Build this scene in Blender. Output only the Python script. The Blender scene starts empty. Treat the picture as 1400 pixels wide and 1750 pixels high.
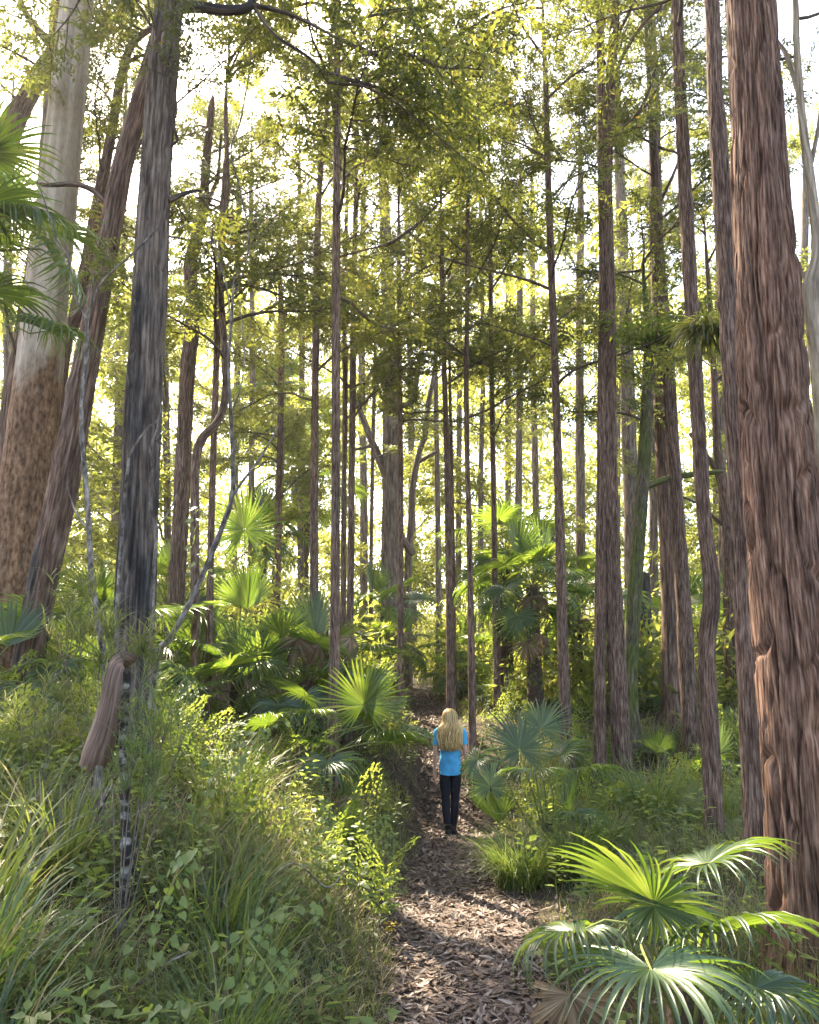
import bpy, math, random
import numpy as np
from mathutils import Vector, Matrix

# ------------------------------------------------------------------ camera, sky, sun, exposure
SC = bpy.context.scene
COL = SC.collection
TILT = math.radians(12.3)
CAMZ = 1.7
FPX = 1400.0
cam_d = bpy.data.cameras.new('camera')
cam_d.sensor_fit = 'HORIZONTAL'; cam_d.sensor_width = 24.0; cam_d.lens = 24.0
cam_d.clip_start = 0.05; cam_d.clip_end = 2000
cam = bpy.data.objects.new('camera', cam_d); COL.objects.link(cam)
cam.location = (0, 0, CAMZ); cam.rotation_euler = (math.pi / 2 + TILT, 0, 0)
SC.camera = cam

SUN_AZ = math.radians(31)      # left of the view direction, beyond the trees: the wood is backlit
SUN_EL = math.radians(50)
SUNV = Vector((-math.sin(SUN_AZ) * math.cos(SUN_EL), math.cos(SUN_AZ) * math.cos(SUN_EL), math.sin(SUN_EL)))
world = bpy.data.worlds.new('World'); SC.world = world; world.use_nodes = True
wn = world.node_tree
bg = wn.nodes['Background']
sky = wn.nodes.new('ShaderNodeTexSky'); sky.sky_type = 'NISHITA'; sky.sun_disc = False
sky.sun_elevation = SUN_EL; sky.sun_rotation = -SUN_AZ
sky.dust_density = 3.0; sky.air_density = 1.0; sky.ozone_density = 1.0
bg.inputs['Strength'].default_value = 0.15
wn.links.new(sky.outputs[0], bg.inputs[0])
sun_d = bpy.data.lights.new('sun', 'SUN'); sun_d.energy = 4.6; sun_d.angle = math.radians(0.55)
sun_d.color = (1.0, 0.90, 0.72)
sun = bpy.data.objects.new('sun', sun_d); COL.objects.link(sun)
sun.rotation_euler = SUNV.to_track_quat('Z', 'Y').to_euler(); sun.location = (-10, 20, 30)
SC.view_settings.view_transform = 'Standard'; SC.view_settings.look = 'None'
SC.view_settings.exposure = 2.6; SC.view_settings.gamma = 1.0
SC.view_settings.use_curve_mapping = False
SC.view_settings.use_white_balance = True; SC.view_settings.white_balance_temperature = 6900; SC.view_settings.white_balance_tint = 10
SC.render.engine = 'CYCLES'
SC.cycles.use_denoising = True
SC.cycles.max_bounces = 6; SC.cycles.diffuse_bounces = 4; SC.cycles.transmission_bounces = 4
SC.cycles.use_adaptive_sampling = True; SC.cycles.adaptive_threshold = 0.015
SC.cycles.glossy_bounces = 2; SC.cycles.transparent_max_bounces = 4; SC.cycles.volume_bounces = 0
SC.cycles.sample_clamp_indirect = 8.0
SC.cycles.caustics_reflective = False; SC.cycles.caustics_refractive = False

# ------------------------------------------------------------------ helpers
R = math.radians
CT, ST = math.cos(TILT), math.sin(TILT)

def at(px, py, D):
    """The point at forward distance D seen at that place of the photograph, and its depth along the lens axis."""
    xc, yc = (px - 700) / FPX, (875 - py) / FPX
    d = Vector((xc, CT - yc * ST, ST + yc * CT))
    k = D / d.y
    return Vector((xc * k, D, CAMZ + d.z * k)), k

def rng(seed): return np.random.default_rng(seed)

_perm = np.random.default_rng(7).integers(0, 2**31, 4096).astype(np.int64)
def vnoise(p):
    p = np.asarray(p, float); i = np.floor(p).astype(np.int64); f = p - i; u = f * f * (3 - 2 * f)
    def h(a, b, c):
        return _perm[(_perm[(_perm[a & 4095] + b) & 4095] + c) & 4095] / 2.0**31
    x, y, z = i[:, 0], i[:, 1], i[:, 2]
    l = lambda a, b, t: a + (b - a) * t
    x00 = l(h(x, y, z), h(x + 1, y, z), u[:, 0]); x10 = l(h(x, y + 1, z), h(x + 1, y + 1, z), u[:, 0])
    x01 = l(h(x, y, z + 1), h(x + 1, y, z + 1), u[:, 0]); x11 = l(h(x, y + 1, z + 1), h(x + 1, y + 1, z + 1), u[:, 0])
    return l(l(x00, x10, u[:, 1]), l(x01, x11, u[:, 1]), u[:, 2])

def smooth(a, b, x):
    t = np.clip((np.asarray(x, float) - a) / (b - a), 0, 1); return t * t * (3 - 2 * t)

def pathx(y): return np.interp(y, [-9, 3, 4.75, 6.9, 8.2, 9.6, 11.6, 13.4, 16, 20, 24, 30, 60], [.3, .3, .34, .43, .40, .52, .60, .60, .42, .15, -.6, -2, -6])
def pathw(y): return np.interp(y, [0, 4.75, 6.9, 8.2, 10.7, 16, 24], [.42, .40, .50, .44, .38, .36, .3])

def H(x, y):
    x = np.asarray(x, float); y = np.asarray(y, float)
    h = np.interp(y, [-50, 8.2, 10, 11.7, 12.5, 13.4, 15, 18, 22, 40, 80, 160], [0, 0, -.13, -.23, .04, .50, 1.05, 1.42, 1.7, 2.6, 8, 16])
    px, pw = pathx(y), pathw(y)
    u = np.clip(px - pw - x, 0, None); v = np.clip(x - px - pw, 0, None)
    amp = np.interp(y, [-5, 0, 3, 9, 14, 25, 40], [.4, .5, .62, 1.5, 1.15, .8, .5])
    h = h + amp * (1 - np.exp(-u / 1.5)) + .03 * np.clip(u - 4, 0, 20)
    h = h + np.interp(y, [6, 9.5, 12.5, 14], [.16, .30, .45, .2]) * (1 - np.exp(-v / 1.0)) + .012 * np.clip(v - 3, 0, 20)
    q = np.stack([x.ravel() * .7, y.ravel() * .7, np.zeros(x.size)], 1)
    n = (vnoise(q) - .5) * .16 + (vnoise(q * 3.1 + 9) - .5) * .06
    off = smooth(0, .6, np.maximum(u, v)).ravel()
    return h + (n * (.25 + .75 * off)).reshape(x.shape)

def Hs(x, y): return float(H(np.array([x]), np.array([y]))[0])

def new_mesh(name, V, faces, mat=None, attrs=None, vattrs=None, smooth_shade=True):
    """faces: list of int arrays (n,3) or (n,4)"""
    V = np.asarray(V, np.float32)
    me = bpy.data.meshes.new(name)
    faces = [np.asarray(f, np.int32) for f in faces if len(f)]
    nl = sum(f.size for f in faces); nf = sum(len(f) for f in faces)
    me.vertices.add(len(V)); me.loops.add(nl); me.polygons.add(nf)
    me.vertices.foreach_set('co', V.ravel())
    me.loops.foreach_set('vertex_index', np.concatenate([f.ravel() for f in faces]))
    starts = []; s = 0
    for f in faces:
        starts.append(s + np.arange(len(f)) * f.shape[1]); s += f.size
    me.polygons.foreach_set('loop_start', np.concatenate(starts).astype(np.int32))
    me.update(calc_edges=True)
    if smooth_shade: me.polygons.foreach_set('use_smooth', np.ones(nf, bool))
    for k, a in (attrs or {}).items():
        at_ = me.attributes.new(k, 'FLOAT', 'POINT'); at_.data.foreach_set('value', np.asarray(a, np.float32))
    for k, a in (vattrs or {}).items():
        at_ = me.attributes.new(k, 'FLOAT_VECTOR', 'POINT'); at_.data.foreach_set('vector', np.asarray(a, np.float32).ravel())
    if mat: me.materials.append(mat)
    return me

def link(name, me, parent=None, loc=None):
    o = bpy.data.objects.new(name, me); COL.objects.link(o)
    if parent is not None: o.parent = parent
    if loc is not None: o.location = loc
    return o

def tag(o, label, cat, group=None):
    o['label'] = label; o['category'] = cat
    if group: o['group'] = group
    return o

def thing(name, label, cat, loc, group=None):
    o = bpy.data.objects.new(name, None); COL.objects.link(o); o.location = loc; o.empty_display_size = .2
    return tag(o, label, cat, group)

class MB:
    """collects pieces of geometry for one mesh"""
    def __init__(s): s.V = []; s.T = []; s.Q = []; s.A = []; s.n = 0
    def add(s, V, T=None, Q=None, a=0.0):
        V = np.asarray(V, float)
        if T is not None and len(T): s.T.append(np.asarray(T) + s.n)
        if Q is not None and len(Q): s.Q.append(np.asarray(Q) + s.n)
        s.A.append(np.full(len(V), a) if np.isscalar(a) else np.asarray(a)); s.V.append(V); s.n += len(V)
    def arrays(s):
        T = np.concatenate(s.T) if s.T else np.zeros((0, 3), int)
        Q = np.concatenate(s.Q) if s.Q else np.zeros((0, 4), int)
        return np.concatenate(s.V), T, Q, np.concatenate(s.A)
    def mesh(s, name, mat, sm=True):
        V, T, Q, A = s.arrays()
        return new_mesh(name, V, [T, Q], mat, {'rnd': A}, None, sm)

def catmull(P, n, t=None):
    P = np.asarray(P, float)
    if len(P) == 2: P = np.vstack([P[0], (P[0] + P[1]) / 2, P[1]])
    Q = np.vstack([2 * P[0] - P[1], P, 2 * P[-1] - P[-2]])
    L = np.concatenate([[0], np.cumsum(np.linalg.norm(np.diff(P[:, :3], axis=0), axis=1))])
    t = np.linspace(0, L[-1], n) if t is None else np.asarray(t) * L[-1]
    k = np.clip(np.searchsorted(L, t, 'right') - 1, 0, len(P) - 2)
    u = ((t - L[k]) / (L[k + 1] - L[k] + 1e-9))[:, None]
    a, b, c, d = Q[k], Q[k + 1], Q[k + 2], Q[k + 3]
    return .5 * ((2 * b) + (c - a) * u + (2 * a - 5 * b + 4 * c - d) * u**2 + (3 * b - a - 3 * c + d) * u**3)

def frames(P):
    T = np.gradient(P, axis=0); T /= np.linalg.norm(T, axis=1)[:, None] + 1e-9
    N = np.zeros_like(T)
    ref = np.array([1., 0, 0]) if abs(T[0][0]) < .8 else np.array([0, 1., 0])
    n = ref - T[0] * ref.dot(T[0]); n /= np.linalg.norm(n)
    for i in range(len(T)):
        n = n - T[i] * n.dot(T[i]); n /= np.linalg.norm(n) + 1e-9; N[i] = n
    return T, N, np.cross(T, N)

def tube(P, rad, ns=6, cap=True):
    """plain tapered tube; returns V, T, Q"""
    P = np.asarray(P, float); rad = np.broadcast_to(rad, (len(P),))
    T, N, B = frames(P)
    th = np.arange(ns) * 2 * np.pi / ns
    V = (P[:, None] + (N[:, None] * np.cos(th)[None, :, None] + B[:, None] * np.sin(th)[None, :, None]) * rad[:, None, None]).reshape(-1, 3)
    i, j = np.meshgrid(np.arange(len(P) - 1), np.arange(ns), indexing='ij'); i = i.ravel(); j = j.ravel()
    Q = np.stack([i * ns + j, i * ns + (j + 1) % ns, (i + 1) * ns + (j + 1) % ns, (i + 1) * ns + j], 1)
    Tt = np.zeros((0, 3), int)
    if cap:
        V = np.vstack([V, P[-1] + T[-1] * rad[-1] * .5, P[0]])
        m = len(V) - 2; b = (len(P) - 1) * ns; jj = np.arange(ns)
        Tt = np.vstack([np.stack([b + jj, b + (jj + 1) % ns, np.full(ns, m)], 1), np.stack([(jj + 1) % ns, jj, np.full(ns, m + 1)], 1)])
    return V, Tt, Q

# ------------------------------------------------------------------ materials
def mat_base(name):
    m = bpy.data.materials.new(name); m.use_nodes = True
    nt = m.node_tree; nt.nodes.clear()
    return m, nt, nt.nodes.new('ShaderNodeOutputMaterial')

def N(nt, t, **kw):
    n = nt.nodes.new(t)
    for k, v in kw.items():
        if k in n.inputs: n.inputs[k].default_value = v
        else: setattr(n, k, v)
    return n

def ramp(nt, stops, interp='LINEAR'):
    r = nt.nodes.new('ShaderNodeValToRGB'); r.color_ramp.interpolation = interp
    e = r.color_ramp.elements
    while len(e) < len(stops): e.new(.5)
    for k, (p, c) in zip(e, stops):
        k.position = p; k.color = (*c, 1) if len(c) == 3 else c
    return r

def mixc(nt, fac, a, b, mode='MIX'):
    m = nt.nodes.new('ShaderNodeMix'); m.data_type = 'RGBA'; m.blend_type = mode
    for s, v in ((m.inputs[0], fac), (m.inputs[6], a), (m.inputs[7], b)):
        if hasattr(v, 'is_output') or isinstance(v, bpy.types.NodeSocket): nt.links.new(v, s)
        else: s.default_value = v if not isinstance(v, tuple) or len(v) == 4 else (*v, 1)
    return m.outputs[2]

def noise(nt, vec, scale, detail=4, rough=.55):
    n = N(nt, 'ShaderNodeTexNoise', Scale=scale, Detail=detail, Roughness=rough)
    if vec is not None: nt.links.new(vec, n.inputs['Vector'])
    return n.outputs['Fac']

def mapping(nt, src, scale):
    m = nt.nodes.new('ShaderNodeMapping'); m.inputs['Scale'].default_value = scale
    nt.links.new(src, m.inputs['Vector']); return m.outputs[0]

def mat_leaf(name, stops, tstops, trans=.45, rough=.42, spec=.35, vary=.25, bump=0):
    m, nt, out = mat_base(name)
    a = N(nt, 'ShaderNodeAttribute', attribute_name='rnd')
    oi = nt.nodes.new('ShaderNodeObjectInfo')
    r1 = ramp(nt, stops); r2 = ramp(nt, tstops)
    for r in (r1, r2): nt.links.new(a.outputs['Fac'], r.inputs[0])
    mr = N(nt, 'ShaderNodeMapRange'); mr.inputs['To Min'].default_value = 1 - vary; mr.inputs['To Max'].default_value = 1 + vary
    nt.links.new(oi.outputs['Random'], mr.inputs['Value'])
    hs = []
    for r in (r1, r2):
        h = N(nt, 'ShaderNodeHueSaturation'); nt.links.new(mr.outputs[0], h.inputs['Value']); nt.links.new(r.outputs[0], h.inputs['Color']); hs.append(h)
    p = N(nt, 'ShaderNodeBsdfPrincipled', Roughness=rough); p.inputs['Specular IOR Level'].default_value = spec
    nt.links.new(hs[0].outputs[0], p.inputs['Base Color'])
    t = nt.nodes.new('ShaderNodeBsdfTranslucent'); nt.links.new(hs[1].outputs[0], t.inputs['Color'])
    mx = N(nt, 'ShaderNodeMixShader'); mx.inputs[0].default_value = trans
    nt.links.new(p.outputs[0], mx.inputs[1]); nt.links.new(t.outputs[0], mx.inputs[2]); nt.links.new(mx.outputs[0], out.inputs[0])
    return m

def mat_bark(name, dark, mid, light, fib=(38, 38, 2.6), patch=None, char=0.0, char_h=(0, 0), smoothbark=None, moss=0.0, bump=.7, rough=.9):
    """bark on the attribute bpos = (cos a * r, sin a * r, length along the stem)"""
    m, nt, out = mat_base(name)
    a = N(nt, 'ShaderNodeAttribute', attribute_name='bpos'); v = a.outputs['Vector']
    oi = nt.nodes.new('ShaderNodeObjectInfo')
    ad = N(nt, 'ShaderNodeVectorMath', operation='ADD'); nt.links.new(v, ad.inputs[0])
    sc = N(nt, 'ShaderNodeMath', operation='MULTIPLY'); sc.inputs[1].default_value = 37.0; nt.links.new(oi.outputs['Random'], sc.inputs[0])
    nt.links.new(sc.outputs[0], ad.inputs[1]); vv = ad.outputs[0]
    f1 = noise(nt, mapping(nt, vv, fib), 1.0, 6, .62)
    f2 = noise(nt, mapping(nt, vv, (16, 16, 1.3)), 1.0, 4, .6)
    c = ramp(nt, [(.36, dark), (.50, mid), (.66, light)]); nt.links.new(f1, c.inputs[0])
    c2 = ramp(nt, [(.36, (.66, .62, .60)), (.5, (.95, .92, .90)), (.64, (1.28, 1.18, 1.10))]); nt.links.new(f2, c2.inputs[0])
    col = mixc(nt, 1.0, c.outputs[0], c2.outputs[0], 'MULTIPLY')
    if char:
        f3 = noise(nt, mapping(nt, vv, (5, 5, .9)), 1.0, 4, .65)
        sep = nt.nodes.new('ShaderNodeSeparateXYZ'); nt.links.new(v, sep.inputs[0])
        mr = N(nt, 'ShaderNodeMapRange'); nt.links.new(sep.outputs[2], mr.inputs['Value'])
        mr.inputs['From Min'].default_value = char_h[0]; mr.inputs['From Max'].default_value = char_h[1]
        mr.inputs['To Min'].default_value = char; mr.inputs['To Max'].default_value = -.12
        s = N(nt, 'ShaderNodeMath', operation='ADD'); nt.links.new(f3, s.inputs[0]); nt.links.new(mr.outputs[0], s.inputs[1])
        rr = ramp(nt, [(.52, (0, 0, 0)), (.66, (1, 1, 1))]); nt.links.new(s.outputs[0], rr.inputs[0])
        ch = ramp(nt, [(.35, (.016, .015, .015)), (.55, (.052, .046, .045)), (.75, (.15, .135, .125))]); nt.links.new(f1, ch.inputs[0])
        col = mixc(nt, rr.outputs[0], col, ch.outputs[0])
    bumpf = f1
    if smoothbark:
        zb, c_a, c_b, c_c = smoothbark
        sep = nt.nodes.new('ShaderNodeSeparateXYZ'); nt.links.new(v, sep.inputs[0])
        f4 = noise(nt, mapping(nt, vv, (4, 4, 1.2)), 1.0, 4, .6)
        f5 = noise(nt, mapping(nt, vv, (6.5, 6.5, .22)), 1.0, 3, .5)
        mr = N(nt, 'ShaderNodeMapRange'); nt.links.new(sep.outputs[2], mr.inputs['Value'])
        mr.inputs['From Min'].default_value = zb - 1.2; mr.inputs['From Max'].default_value = zb + 1.2
        mr.inputs['To Min'].default_value = -.5; mr.inputs['To Max'].default_value = .5
        s = N(nt, 'ShaderNodeMath', operation='ADD'); nt.links.new(f4, s.inputs[0]); nt.links.new(mr.outputs[0], s.inputs[1])
        rr = ramp(nt, [(.42, (0, 0, 0)), (.58, (1, 1, 1))]); nt.links.new(s.outputs[0], rr.inputs[0])
        sm = ramp(nt, [(.38, c_a), (.5, c_b), (.62, c_c)]); nt.links.new(f5, sm.inputs[0])
        f6 = noise(nt, mapping(nt, vv, (22, 22, 9)), 1.0, 4, .6)
        s6 = ramp(nt, [(.3, (.8, .78, .76)), (.6, (1.08, 1.06, 1.05))]); nt.links.new(f6, s6.inputs[0])
        smc = mixc(nt, 1.0, sm.outputs[0], s6.outputs[0], 'MULTIPLY')
        col = mixc(nt, rr.outputs[0], col, smc)
        inv = N(nt, 'ShaderNodeMath', operation='MULTIPLY_ADD'); nt.links.new(rr.outputs[0], inv.inputs[0]); inv.inputs[1].default_value = -.85; inv.inputs[2].default_value = 1
        mu = N(nt, 'ShaderNodeMath', operation='MULTIPLY'); nt.links.new(f1, mu.inputs[0]); nt.links.new(inv.outputs[0], mu.inputs[1]); bumpf = mu.outputs[0]
    if moss:
        f7 = noise(nt, mapping(nt, vv, (6, 6, 2.0)), 1.0, 5, .65)
        rr = ramp(nt, [(.62 - moss * .3, (0, 0, 0)), (.74 - moss * .3, (1, 1, 1))]); nt.links.new(f7, rr.inputs[0])
        mo = ramp(nt, [(.35, (.035, .045, .012)), (.6, (.11, .12, .035))]); nt.links.new(f1, mo.inputs[0])
        col = mixc(nt, rr.outputs[0], col, mo.outputs[0])
    p = N(nt, 'ShaderNodeBsdfPrincipled', Roughness=rough); p.inputs['Specular IOR Level'].default_value = .15
    nt.links.new(col, p.inputs['Base Color'])
    b = N(nt, 'ShaderNodeBump', Strength=bump, Distance=.012); nt.links.new(bumpf, b.inputs['Height']); nt.links.new(b.outputs[0], p.inputs['Normal'])
    nt.links.new(p.outputs[0], out.inputs[0]); return m

def mat_rough(name, stops, scale, bump=.5, dist=.02, rough=.95, detail=8, coord='Object', attr=None):
    m, nt, out = mat_base(name)
    tc = nt.nodes.new('ShaderNodeTexCoord')
    f = noise(nt, tc.outputs[coord], scale, detail, .65)
    if attr:
        a = N(nt, 'ShaderNodeAttribute', attribute_name=attr)
        s = N(nt, 'ShaderNodeMath', operation='MULTIPLY_ADD'); nt.links.new(f, s.inputs[0]); s.inputs[1].default_value = .35; s.inputs[2].default_value = 0
        s2 = N(nt, 'ShaderNodeMath', operation='MULTIPLY_ADD'); nt.links.new(a.outputs['Fac'], s2.inputs[0]); s2.inputs[1].default_value = .75; nt.links.new(s.outputs[0], s2.inputs[2]); fac = s2.outputs[0]
    else: fac = f
    c = ramp(nt, stops); nt.links.new(fac, c.inputs[0])
    p = N(nt, 'ShaderNodeBsdfPrincipled', Roughness=rough); p.inputs['Specular IOR Level'].default_value = .2
    nt.links.new(c.outputs[0], p.inputs['Base Color'])
    if bump:
        b = N(nt, 'ShaderNodeBump', Strength=bump, Distance=dist); nt.links.new(f, b.inputs['Height']); nt.links.new(b.outputs[0], p.inputs['Normal'])
    nt.links.new(p.outputs[0], out.inputs[0]); return m

M = {}
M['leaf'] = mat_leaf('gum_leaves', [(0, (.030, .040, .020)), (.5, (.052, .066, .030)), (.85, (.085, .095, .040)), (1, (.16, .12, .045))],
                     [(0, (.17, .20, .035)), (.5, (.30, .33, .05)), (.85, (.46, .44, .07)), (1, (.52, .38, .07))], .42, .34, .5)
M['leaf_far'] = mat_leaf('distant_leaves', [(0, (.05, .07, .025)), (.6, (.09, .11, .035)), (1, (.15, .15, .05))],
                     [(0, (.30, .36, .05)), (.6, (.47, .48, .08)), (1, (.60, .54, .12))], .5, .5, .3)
M['frond'] = mat_leaf('palm_frond', [(0, (.028, .056, .026)), (.6, (.052, .088, .042)), (1, (.10, .135, .062))],
                      [(0, (.14, .24, .022)), (.6, (.25, .37, .035)), (1, (.38, .47, .06))], .33, .36, .5, .2)
M['frond_dead'] = mat_leaf('dead_frond', [(0, (.10, .065, .04)), (.5, (.22, .15, .095)), (1, (.33, .24, .16))],
                      [(0, (.16, .09, .04)), (1, (.36, .24, .12))], .3, .7, .2, .2)
M['petiole'] = mat_rough('palm_stalk', [(.3, (.10, .13, .035)), (.7, (.22, .22, .07))], 9, .1)
M['palm_trunk'] = mat_rough('palm_trunk_fibre', [(.3, (.035, .024, .017)), (.55, (.09, .062, .042)), (.75, (.19, .14, .095))], 22, 1.0, .02)
M['grass'] = mat_leaf('grass_blade', [(0, (.040, .056, .020)), (.5, (.078, .095, .032)), (.85, (.145, .15, .056)), (1, (.30, .235, .125))],
                      [(0, (.17, .24, .04)), (.5, (.28, .35, .06)), (.85, (.44, .46, .11)), (1, (.44, .34, .16))], .40, .45, .4, 0)
M['straw'] = mat_leaf('dry_grass', [(0, (.13, .095, .05)), (.5, (.26, .20, .11)), (1, (.42, .35, .22))],
                      [(0, (.2, .14, .06)), (1, (.45, .36, .18))], .3, .6, .2, 0)
M['tussock'] = mat_leaf('tussock_blade', [(0, (.035, .065, .022)), (.6, (.065, .105, .034)), (.93, (.11, .14, .05)), (1, (.26, .20, .10))],
                      [(0, (.16, .26, .035)), (.6, (.27, .38, .05)), (1, (.42, .40, .1))], .4, .4, .45, .15)
M['herb'] = mat_leaf('herb_leaf', [(0, (.05, .082, .024)), (.6, (.095, .135, .036)), (1, (.17, .19, .055))],
                      [(0, (.22, .34, .05)), (1, (.46, .52, .09))], .42, .45, .4, .1)
M['fern'] = mat_leaf('fern_leaf', [(0, (.05, .085, .022)), (.6, (.09, .135, .035)), (1, (.17, .17, .05))],
                      [(0, (.25, .36, .04)), (1, (.5, .52, .09))], .45, .5, .3, .1)
M['litter'] = mat_leaf('fallen_leaves', [(0, (.045, .028, .021)), (.35, (.11, .072, .054)), (.7, (.19, .135, .105)), (1, (.34, .27, .22))],
                      [(0, (.06, .035, .02)), (1, (.2, .13, .08))], .12, .6, .35, .15)
M['yellow'] = mat_leaf('yellow_leaf', [(0, (.35, .25, .02)), (1, (.55, .42, .05))], [(0, (.5, .35, .02)), (1, (.7, .55, .08))], .4, .5, .3, .1)
M['soil'] = mat_rough('forest_soil', [(.3, (.022, .016, .011)), (.55, (.055, .04, .027)), (.75, (.12, .09, .06))], 14, 1.0, .03)
M['pathsoil'] = mat_rough('path_soil', [(.3, (.045, .031, .024)), (.5, (.11, .078, .06)), (.72, (.22, .165, .135))], 26, 1.0, .02)
M['twig'] = mat_rough('dead_twig', [(.3, (.06, .045, .035)), (.7, (.22, .18, .145))], 18, .6, .01)
# barks
M['b_stringy'] = mat_bark('stringy_bark', (.038, .020, .014), (.145, .082, .056), (.30, .195, .145), (90, 90, 5), bump=1.0)
M['b_brown'] = mat_bark('brown_bark', (.038, .023, .017), (.125, .078, .058), (.26, .19, .15), (80, 80, 6), bump=.8)
M['b_slim'] = mat_bark('slender_bark', (.05, .031, .023), (.145, .094, .071), (.27, .20, .16), (60, 60, 7), bump=.7)
M['b_char'] = mat_bark('charred_bark', (.050, .037, .030), (.135, .106, .087), (.25, .207, .176), (46, 46, 2.6), char=.10, char_h=(2.4, 6.4), bump=.9)
M['b_charbrown'] = mat_bark('scorched_bark', (.05, .03, .022), (.14, .088, .065), (.27, .20, .16), (44, 44, 3), char=.06, char_h=(0.6, 5.0), bump=.9)
M['b_gum'] = mat_bark('smooth_gum_bark', (.085, .046, .027), (.20, .118, .070), (.31, .20, .13), (30, 30, 10), bump=.6, smoothbark=(4.6, (.25, .20, .155), (.35, .28, .21), (.46, .385, .30)))
M['b_moss'] = mat_bark('mossy_bark', (.045, .036, .026), (.11, .09, .065), (.2, .17, .13), (40, 40, 6), moss=.75, bump=.7)
M['b_pale'] = mat_bark('pale_limb_bark', (.17, .135, .10), (.30, .25, .195), (.46, .40, .32), (16, 16, 2), bump=.4)
M['b_far'] = mat_bark('distant_bark', (.075, .055, .042), (.16, .12, .095), (.27, .22, .18), (26, 26, 3), bump=.6)
M['b_lichen'] = mat_bark('lichen_bark', (.05, .042, .036), (.14, .122, .105), (.33, .30, .27), (26, 26, 12), bump=.4)
M['b_band'] = mat_bark('banded_burnt_bark', (.025, .021, .019), (.05, .043, .038), (.38, .36, .33), (14, 14, 22), bump=.4)
M['sheath'] = mat_bark('dead_sheath', (.085, .054, .040), (.155, .102, .078), (.24, .175, .135), (60, 60, 4), bump=.4, rough=.7)
M['b_branch'] = mat_rough('branch_wood', [(.3, (.05, .038, .030)), (.7, (.15, .115, .09))], 12, .3, .01)
# ------------------------------------------------------------------ stems
def stem_mesh(name, P4, mat, origin, nseg=28, spacing=.12, amp=.10, pitch=.05, vlen=.45, flare=.35, seed=0, knots=0, fine=None):
    """a trunk or limb: P4 rows x, y, z, radius; the bark's ridges and fissures are displaced geometry"""
    P4 = np.asarray(P4, float)
    L = np.linalg.norm(np.diff(P4[:, :3], axis=0), axis=1).sum()
    n = max(6, int(L / spacing) + 1); tt = None
    if fine and fine < L * .8:
        tt = np.concatenate([np.arange(0, fine, spacing), np.arange(fine, L, spacing * 5), [L]]) / L; n = len(tt)
    C = catmull(P4, n, tt); P = C[:, :3]; r = np.maximum(C[:, 3], .002)
    T, Nn, B = frames(P)
    s = np.concatenate([[0], np.cumsum(np.linalg.norm(np.diff(P, axis=0), axis=1))])
    th = np.arange(nseg) * 2 * np.pi / nseg
    S, TH = np.meshgrid(s, th, indexing='ij'); RR = np.repeat(r[:, None], nseg, 1)
    o = seed * 13.7
    q = lambda a, b, rr: np.stack([np.cos(TH).ravel() * rr / a + o, np.sin(TH).ravel() * rr / a + o * .7, S.ravel() / b + o], 1)
    rm = float(r.mean())
    warp = (vnoise(np.stack([np.cos(TH).ravel() * 1.2 + o, np.sin(TH).ravel() * 1.2, S.ravel() / 1.1], 1)) - .5).reshape(S.shape)
    TH2 = TH + warp * .5
    q2 = np.stack([np.cos(TH2).ravel() * rm / pitch + o, np.sin(TH2).ravel() * rm / pitch + o * .7, S.ravel() / vlen + o], 1)
    n1 = vnoise(q2); ridge = np.clip(np.abs(2 * n1 - 1) * 6.5, 0, 1)**.8      # plates with narrow cracks between
    n2 = vnoise(q2 * np.array([2.3, 2.3, 2.0]) + 31); ridge2 = np.clip(np.abs(2 * n2 - 1) * 4.5, 0, 1)
    n3 = vnoise(q2 * np.array([.9, .9, .8]) + 77)
    low = vnoise(np.stack([np.cos(TH).ravel() * 1.1 + o, np.sin(TH).ravel() * 1.1 + 5, S.ravel() / 1.3 + o], 1)) - .5
    d = amp * (1.0 * (ridge - .85) + .38 * (ridge2 - .8) + .55 * (n3 - .5)) + .16 * low * min(1, amp * 9)
    d = d.reshape(S.shape)
    if flare:
        lob = .5 + .5 * np.sin(TH * 5 + o) * .8
        d = d + flare * np.exp(-np.clip(S - .25, 0, None) / .38) * (.45 + .55 * lob)
    if knots:
        g = rng(seed + 5)
        for _ in range(knots):
            ks, kt, kw = g.uniform(.1, .9) * s[-1], g.uniform(0, 6.28), g.uniform(.05, .12)
            dd = ((S - ks) / kw)**2 + (np.angle(np.exp(1j * (TH - kt))) * rm / kw * .8)**2
            d = d + .22 * np.exp(-dd)
    rad = RR * (1 + d)
    V = P[:, None] + Nn[:, None] * (np.cos(TH) * rad)[..., None] + B[:, None] * (np.sin(TH) * rad)[..., None]
    V = V.reshape(-1, 3)
    bp = np.stack([np.cos(TH).ravel() * rm, np.sin(TH).ravel() * rm, S.ravel()], 1)
    i, j = np.meshgrid(np.arange(n - 1), np.arange(nseg), indexing='ij'); i = i.ravel(); j = j.ravel()
    Q = np.stack([i * nseg + j, i * nseg + (j + 1) % nseg, (i + 1) * nseg + (j + 1) % nseg, (i + 1) * nseg + j], 1)
    V = np.vstack([V, P[-1] + T[-1] * r[-1] * .3]); bp = np.vstack([bp, [0, 0, s[-1]]])
    b = (n - 1) * nseg; jj = np.arange(nseg)
    Tt = np.stack([b + jj, b + (jj + 1) % nseg, np.full(nseg, len(V) - 1)], 1)
    return new_mesh(name, V - np.asarray(origin), [Tt, Q], mat, None, {'bpos': bp})

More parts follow.
